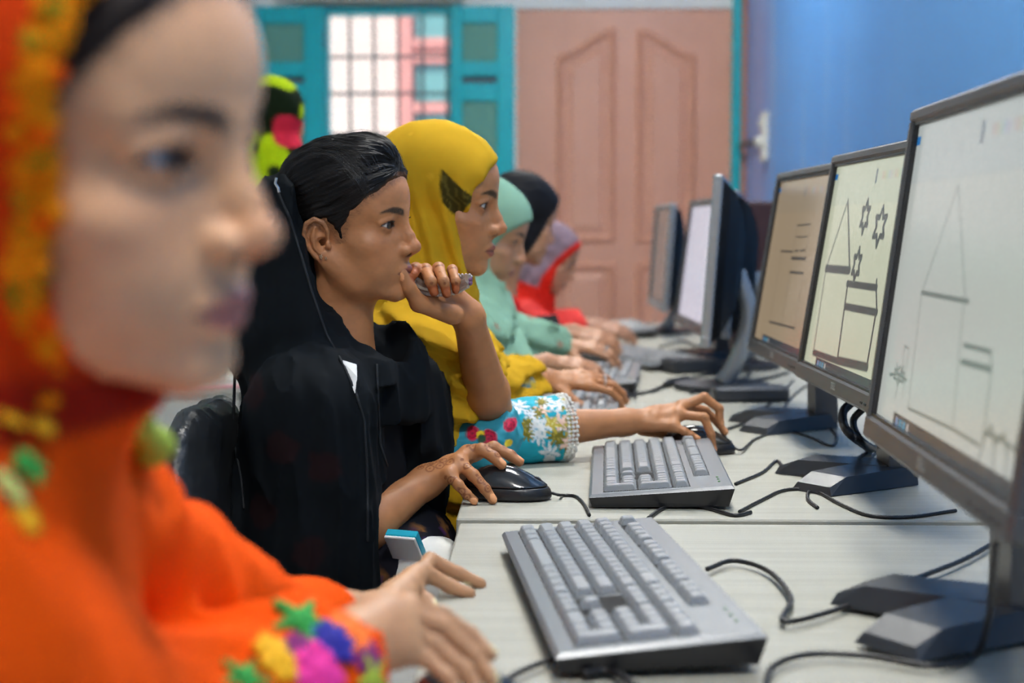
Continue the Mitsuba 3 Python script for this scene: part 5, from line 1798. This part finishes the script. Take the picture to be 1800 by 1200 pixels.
# ---------------------------------------------------------------- the girl in mint
OPEN_G = [(9.6, 11), (9.9, 7.6), (9.0, 5.6), (7.2, 4.4), (4.4, 1.2), (3.0, -2.4), (2.2, -6), (2.6, -9.5), (3.6, -12), (-14, -13), (-14, 14), (8, 14)]
hG = Head((-.123, 3.15, 1.083), rz=-2, pitch=20, roll=2, s=.0096)
wG0 = np.array([.0, 3.14, .815])
wG1 = np.array([.035, 3.42, .83])
rG = relaxed(wG0, (.95, .2, -.1), (0, -.3, .95), elbow=np.array([-.16, 3.0, .80]), flex=(14, 34, 24))
lG = relaxed(wG1, (.97, -.1, -.1), (0, -.3, .95), left=True, elbow=np.array([-.14, 3.36, .80]), flex=(14, 34, 24))
skG = rgb(186, 136, 104)
G = Person('girl in a plain mint green headscarf and shawl looking down at her keyboard', hG, (-.18, 3.14, .49), (-.165, 3.01, .895), (-.16, 3.29, .895), skG, rgb(160, 100, 90), [(rG, np.array([-.16, 3.01, .89]), None), (lG, np.array([-.155, 3.29, .89]), None)],
           eye_look=(0, -20), hh=.003, ha=.0032, head_opts={'eye_open': .45, 'ears': False})


def drape_G(P):
    d = chain(P, [G.sl, .5 * (G.sl + G.elbows[1]) + [.03, 0, .02], (-.04, 3.38, .835), (.025, 3.42, .835)], [.06, .06, .056, .04], .02)
    d = smin(d, chain(P, [G.sr, .5 * (G.sr + G.elbows[0]) + [.02, 0, .02], (-.09, 3.06, .80)], [.06, .06, .05], .02), .04)
    return smin(d, ell(P, (-.16, 3.15, .76), (.13, .19, .2)), .06)


def pleats_G(P):
    q = P[:, 2] + .75 * P[:, 0] - .3 * P[:, 1] + .03 * n3(P, 9, 8)
    return .0055 * np.sin(2 * math.pi * q / .05) * sstep(1.0, .95, P[:, 2])


MC = np.array(rgb(124, 162, 140))


def mint(v):
    c = MC[None] * (1 + .25 * (meshkit.fbm(v * 25, 3, 4) - .5))[:, None]
    g = v * 15
    i = np.floor(g)
    d = np.linalg.norm(g - i - .5 - .2 * np.stack([n3(i * 1.3, 1, s) for s in range(3)], 1), axis=1)
    return blendc(c, rgb(150, 110, 90), sstep(.16, .1, d) * (meshkit.noise(i * 3.1, 5) > .6) * (v[:, 2] < 1.0) * .8)


scarf_person(G, OPEN_G, (-.38, 2.86, .6), (.09, 3.55, 1.23), .0052, 'cloth_vc', 'mint green headscarf and shawl with small brown flowers', mint, 52, .010, (34, 30, 10), .75, drape_G, extra=pleats_G)
G.dress('thread_green', .012, 'green tunic')
G.trousers('white_cloth')
chair(-.10, 3.14, 'black office chair of the girl in the mint headscarf')



def finger_ring(p, hand, k, label):
    a, b = hand.m[k], hand.f[k][0]
    t = trimesh.creation.torus(.0088, .0020, 20, 8)
    z = (b - a) / np.linalg.norm(b - a)
    x = np.cross(z, [0, 0, 1.0])
    x /= np.linalg.norm(x)
    A = np.eye(4)
    A[:3, 0], A[:3, 1], A[:3, 2], A[:3, 3] = x, np.cross(z, x), z, a + .62 * (b - a)
    s = moved(trimesh.creation.icosphere(2, .0042), T4((0, .0105, 0)))
    s2 = moved(trimesh.creation.icosphere(2, .0042), T4((0, -.0105, 0)))
    put('ring', mikit.ply(moved(cat(t, s if A[2, 1] > 0 else s2), A), 'metal', smooth=True), p.key, label)


finger_ring(Y, left_Y, 1, 'silver finger ring')
finger_ring(G, lG, 1, 'silver finger ring')

# ---------------------------------------------------------------- the dark haired girl
hD = Head((-.058, 3.78, 1.112), rz=26, pitch=16, s=.0097)
rD = relaxed((.06, 3.80, .82), (.95, .1, -.1), (0, -.3, .95), elbow=np.array([-.12, 3.66, .80]))
lD = relaxed((.07, 4.02, .82), (.95, -.1, -.1), (0, -.3, .95), left=True, elbow=np.array([-.12, 3.99, .80]))
D = Person('girl with uncovered black hair beyond the mint headscarf, in black and red', hD, (-.16, 3.80, .49), (-.13, 3.66, .90), (-.13, 3.94, .90), rgb(180, 130, 98), rgb(150, 92, 84), [(rD, np.array([-.13, 3.66, .895]), None), (lD, np.array([-.13, 3.94, .895]), None)], eye_look=(0, -15), hh=.0036, ha=.004, head_opts={'ears': False})
HAIR_D = [(8.2, 9), (7.6, 6.8), (6.2, 4.6), (4.4, 1.5), (3.4, -2), (2.6, -5), (1.0, -9), (-14, -12), (-14, 15), (8, 15)]


def hair_D(P):
    L = hD.local(P)
    d = head_sdf(L, ears=False, eye_open=0, mouth=False) - .7 - .5 * (meshkit.noise(L * [.3, 1.5, .4], 3) - .5)
    d = smin(d, chain(L, [(-4, -5, 0), (-5, -5, -9), (-6.5, -4, -15)], [3, 2.8, 1.6]), 1.5)
    d = smin(d, chain(L, [(-5, 0, 0), (-6.5, 0, -9), (-8, 0, -17)], [4, 4.4, 3]), 1.5)
    return smax(d, poly_sd(L[:, 0], L[:, 2] * .999, HAIR_D[:7] + [(-1, -17), (-14, -20), (-14, 15), (8, 15)]), .5) * hD.s


c = hD.world((-1, 0, -1))
D.cloth('hair', hair_D, c - .2, c + .18, .0045, 'hair_dull', 'long black hair', lambda v: np.repeat([[.009, .009, .011]], len(v), 0))


def red_black(v):
    c = np.repeat([rgb(24, 24, 34)], len(v), 0)
    return blendc(c, rgb(205, 30, 32), sstep(.02, -.02, v[:, 1] - 3.70 + .25 * (v[:, 2] - .9)) * 0 + sstep(-.085, -.06, v[:, 0] + .5 * (v[:, 2] - .88)) * (v[:, 2] > .78))


D.dress('cloth_vc', .009, 'black and red dress', red_black)
D.sleeve(0, 'black_cloth', .8, .006)
D.sleeve(1, 'black_cloth', .8, .006)
D.trousers('black_cloth')
chair(-.08, 3.80, 'black office chair of the dark haired girl')

# ---------------------------------------------------------------- the girl in the red printed headscarf
hR = Head((.012, 4.42, 1.005), rz=-4, pitch=24, s=.0088)
rR = relaxed((.14, 4.42, .80), (.95, .1, -.1), (0, -.3, .95), elbow=np.array([-.02, 4.29, .80]), s=.78)
lR = relaxed((.15, 4.62, .80), (.95, -.1, -.1), (0, -.3, .95), left=True, elbow=np.array([-.02, 4.58, .80]), s=.78)
RR = Person('small girl bent forward in a grey and red printed headscarf, farthest along the desks', hR, (-.14, 4.44, .48), (-.06, 4.31, .84), (-.06, 4.56, .84), rgb(176, 130, 104), rgb(150, 92, 84), [(rR, np.array([-.06, 4.31, .835]), None), (lR, np.array([-.06, 4.56, .835]), None)], eye_look=(0, -20), hh=.0038, ha=.004, head_opts={'ears': False})


def red_print(v):
    L = hR.local(v.astype(F32))
    c = np.array(rgb(140, 118, 128))[None] * (1 + 1.2 * (meshkit.fbm(v * 60, 2, 4) - .5))[:, None]
    e = poly_sd(L[:, 0], L[:, 2], OPEN_Y)
    return blendc(c, rgb(220, 40, 28), np.clip(sstep(-2.4, -1.7, e) + sstep(.93, .86, v[:, 2] + .25 * v[:, 0] * 0), 0, 1))


scarf_person(RR, OPEN_Y, (-.24, 4.16, .6), (.14, 4.7, 1.15), .0055, 'cloth_vc', 'grey and red printed headscarf', red_print, 81, .006, (24, 20, 9), .8)
RR.dress('thread_red', .012, 'red dress')
mat('thread_red', rgb(226, 52, 44), .8)
RR.sleeve(0, 'thread_red', .7, .007)
RR.sleeve(1, 'thread_red', .7, .007)
RR.trousers('white_cloth')
chair(-.06, 4.44, 'black office chair of the small girl in the red headscarf', rz=0)

# ---------------------------------------------------------------- the figure in lime green behind the white table
hE = Head((-.73, 4.05, 1.36), rz=125, pitch=5, s=.0105)
E = thing('person', 'standing person in a lime green, black and red patterned headscarf behind the white table', 'person')


class _E:
    head, key = hE, E
    nb, sr, sl = np.array([-.70, 4.03, 1.19]), np.array([-.57, 4.12, 1.14]), np.array([-.86, 3.96, 1.14])
    cloth = Person.cloth


pe = _E()


def body_E(P):
    d = hE.sdf(P)
    d = smin(d, bone(P, hE.world((-2, 0, -4)), pe.nb, .048, .055), .03)
    d = smin(d, bone(P, pe.sr, pe.sl, .05, .05), .05)
    d = smin(d, chain(P, [(-.71, 4.04, 1.1), (-.71, 4.04, .85), (-.71, 4.04, .72)], [.12, .1, .13]), .06)
    for q in (-1, 1):
        a = np.array([-.71 + .085 * q, 4.04 + .03 * q, .7])
        d = smin(d, chain(P, [a, a + [0, 0, -.3], a + [0, 0, -.62]], [.08, .055, .04]), .03)
        d = smin(d, bone(P, a + [0, 0, -.66], a + [-.05, .12, -.675], .032, .022), .02)
    for s_, q in ((pe.sr, 1), (pe.sl, -1)):
        e = s_ + [.04 * q, .02, -.25]
        h = e + [.0, .08, -.21]
        d = smin(d, chain(P, [s_, e, h, h + [0, .02, -.07]], [.045, .036, .024, .03]), .03)
        for f in range(4):
            d = smin(d, chain(P, [h + [0, .02 + .0, -.07] + np.array([.0, (f - 1.5) * .017, 0]), h + [0, .03 + (f - 1.5) * .019, -.115], h + [-.005, .03 + (f - 1.5) * .018, -.145]], [.009, .008, .007]), .006)
        d = smin(d, chain(P, [h + [0, .03, -.04], h + [-.01, .065, -.07], h + [-.01, .07, -.10]], [.011, .009, .008]), .008)
    return d


m = polymesh(body_E, (-1.02, 3.80, -.01), (-.40, 4.34, 1.50), .0055)
put('body', mikit.ply(m, 'skin', smooth=True, color=skin_colors(hE.local(m.vertices.astype(F32)), rgb(176, 126, 96), rgb(150, 90, 84))), E)


def lime(v):
    c = np.array(rgb(166, 190, 14))[None] * (1 + .2 * (meshkit.fbm(v * 25, 3, 4) - .5))[:, None]
    n = meshkit.noise(v * 13 + 3, 21)
    c = blendc(c, rgb(16, 28, 10), sstep(.60, .66, n))
    n = meshkit.noise(v * 9 + 8, 33)
    return blendc(c, rgb(200, 40, 60), sstep(.62, .68, n) * (v[:, 2] < 1.38))


scarf_person(pe, OPEN_Y, (-.98, 3.8, 1.0), (-.44, 4.3, 1.52), .006, 'cloth_vc', 'lime green, black and red patterned headscarf', lime, 91, .008, (22, 22, 9), .9)


def robe_E(P):
    d = bone(P, pe.sr, pe.sl, .065, .065)
    d = smin(d, chain(P, [(-.71, 4.04, 1.08), (-.71, 4.04, .8), (-.71, 4.04, .35)], [.145, .15, .2]), .06)
    for s_, q in ((pe.sr, 1), (pe.sl, -1)):
        e = s_ + [.04 * q, .02, -.25]
        d = smin(d, chain(P, [s_, e, e + [0, .06, -.15]], [.06, .055, .05]), .03)
    return smax(d, .3 - P[:, 2], .01) + folds(P, (16, 16, 4), 12, .01)


pe.cloth('tunic', robe_E, (-1.05, 3.72, .26), (-.36, 4.36, 1.25), .01, 'thread_green', 'green tunic')
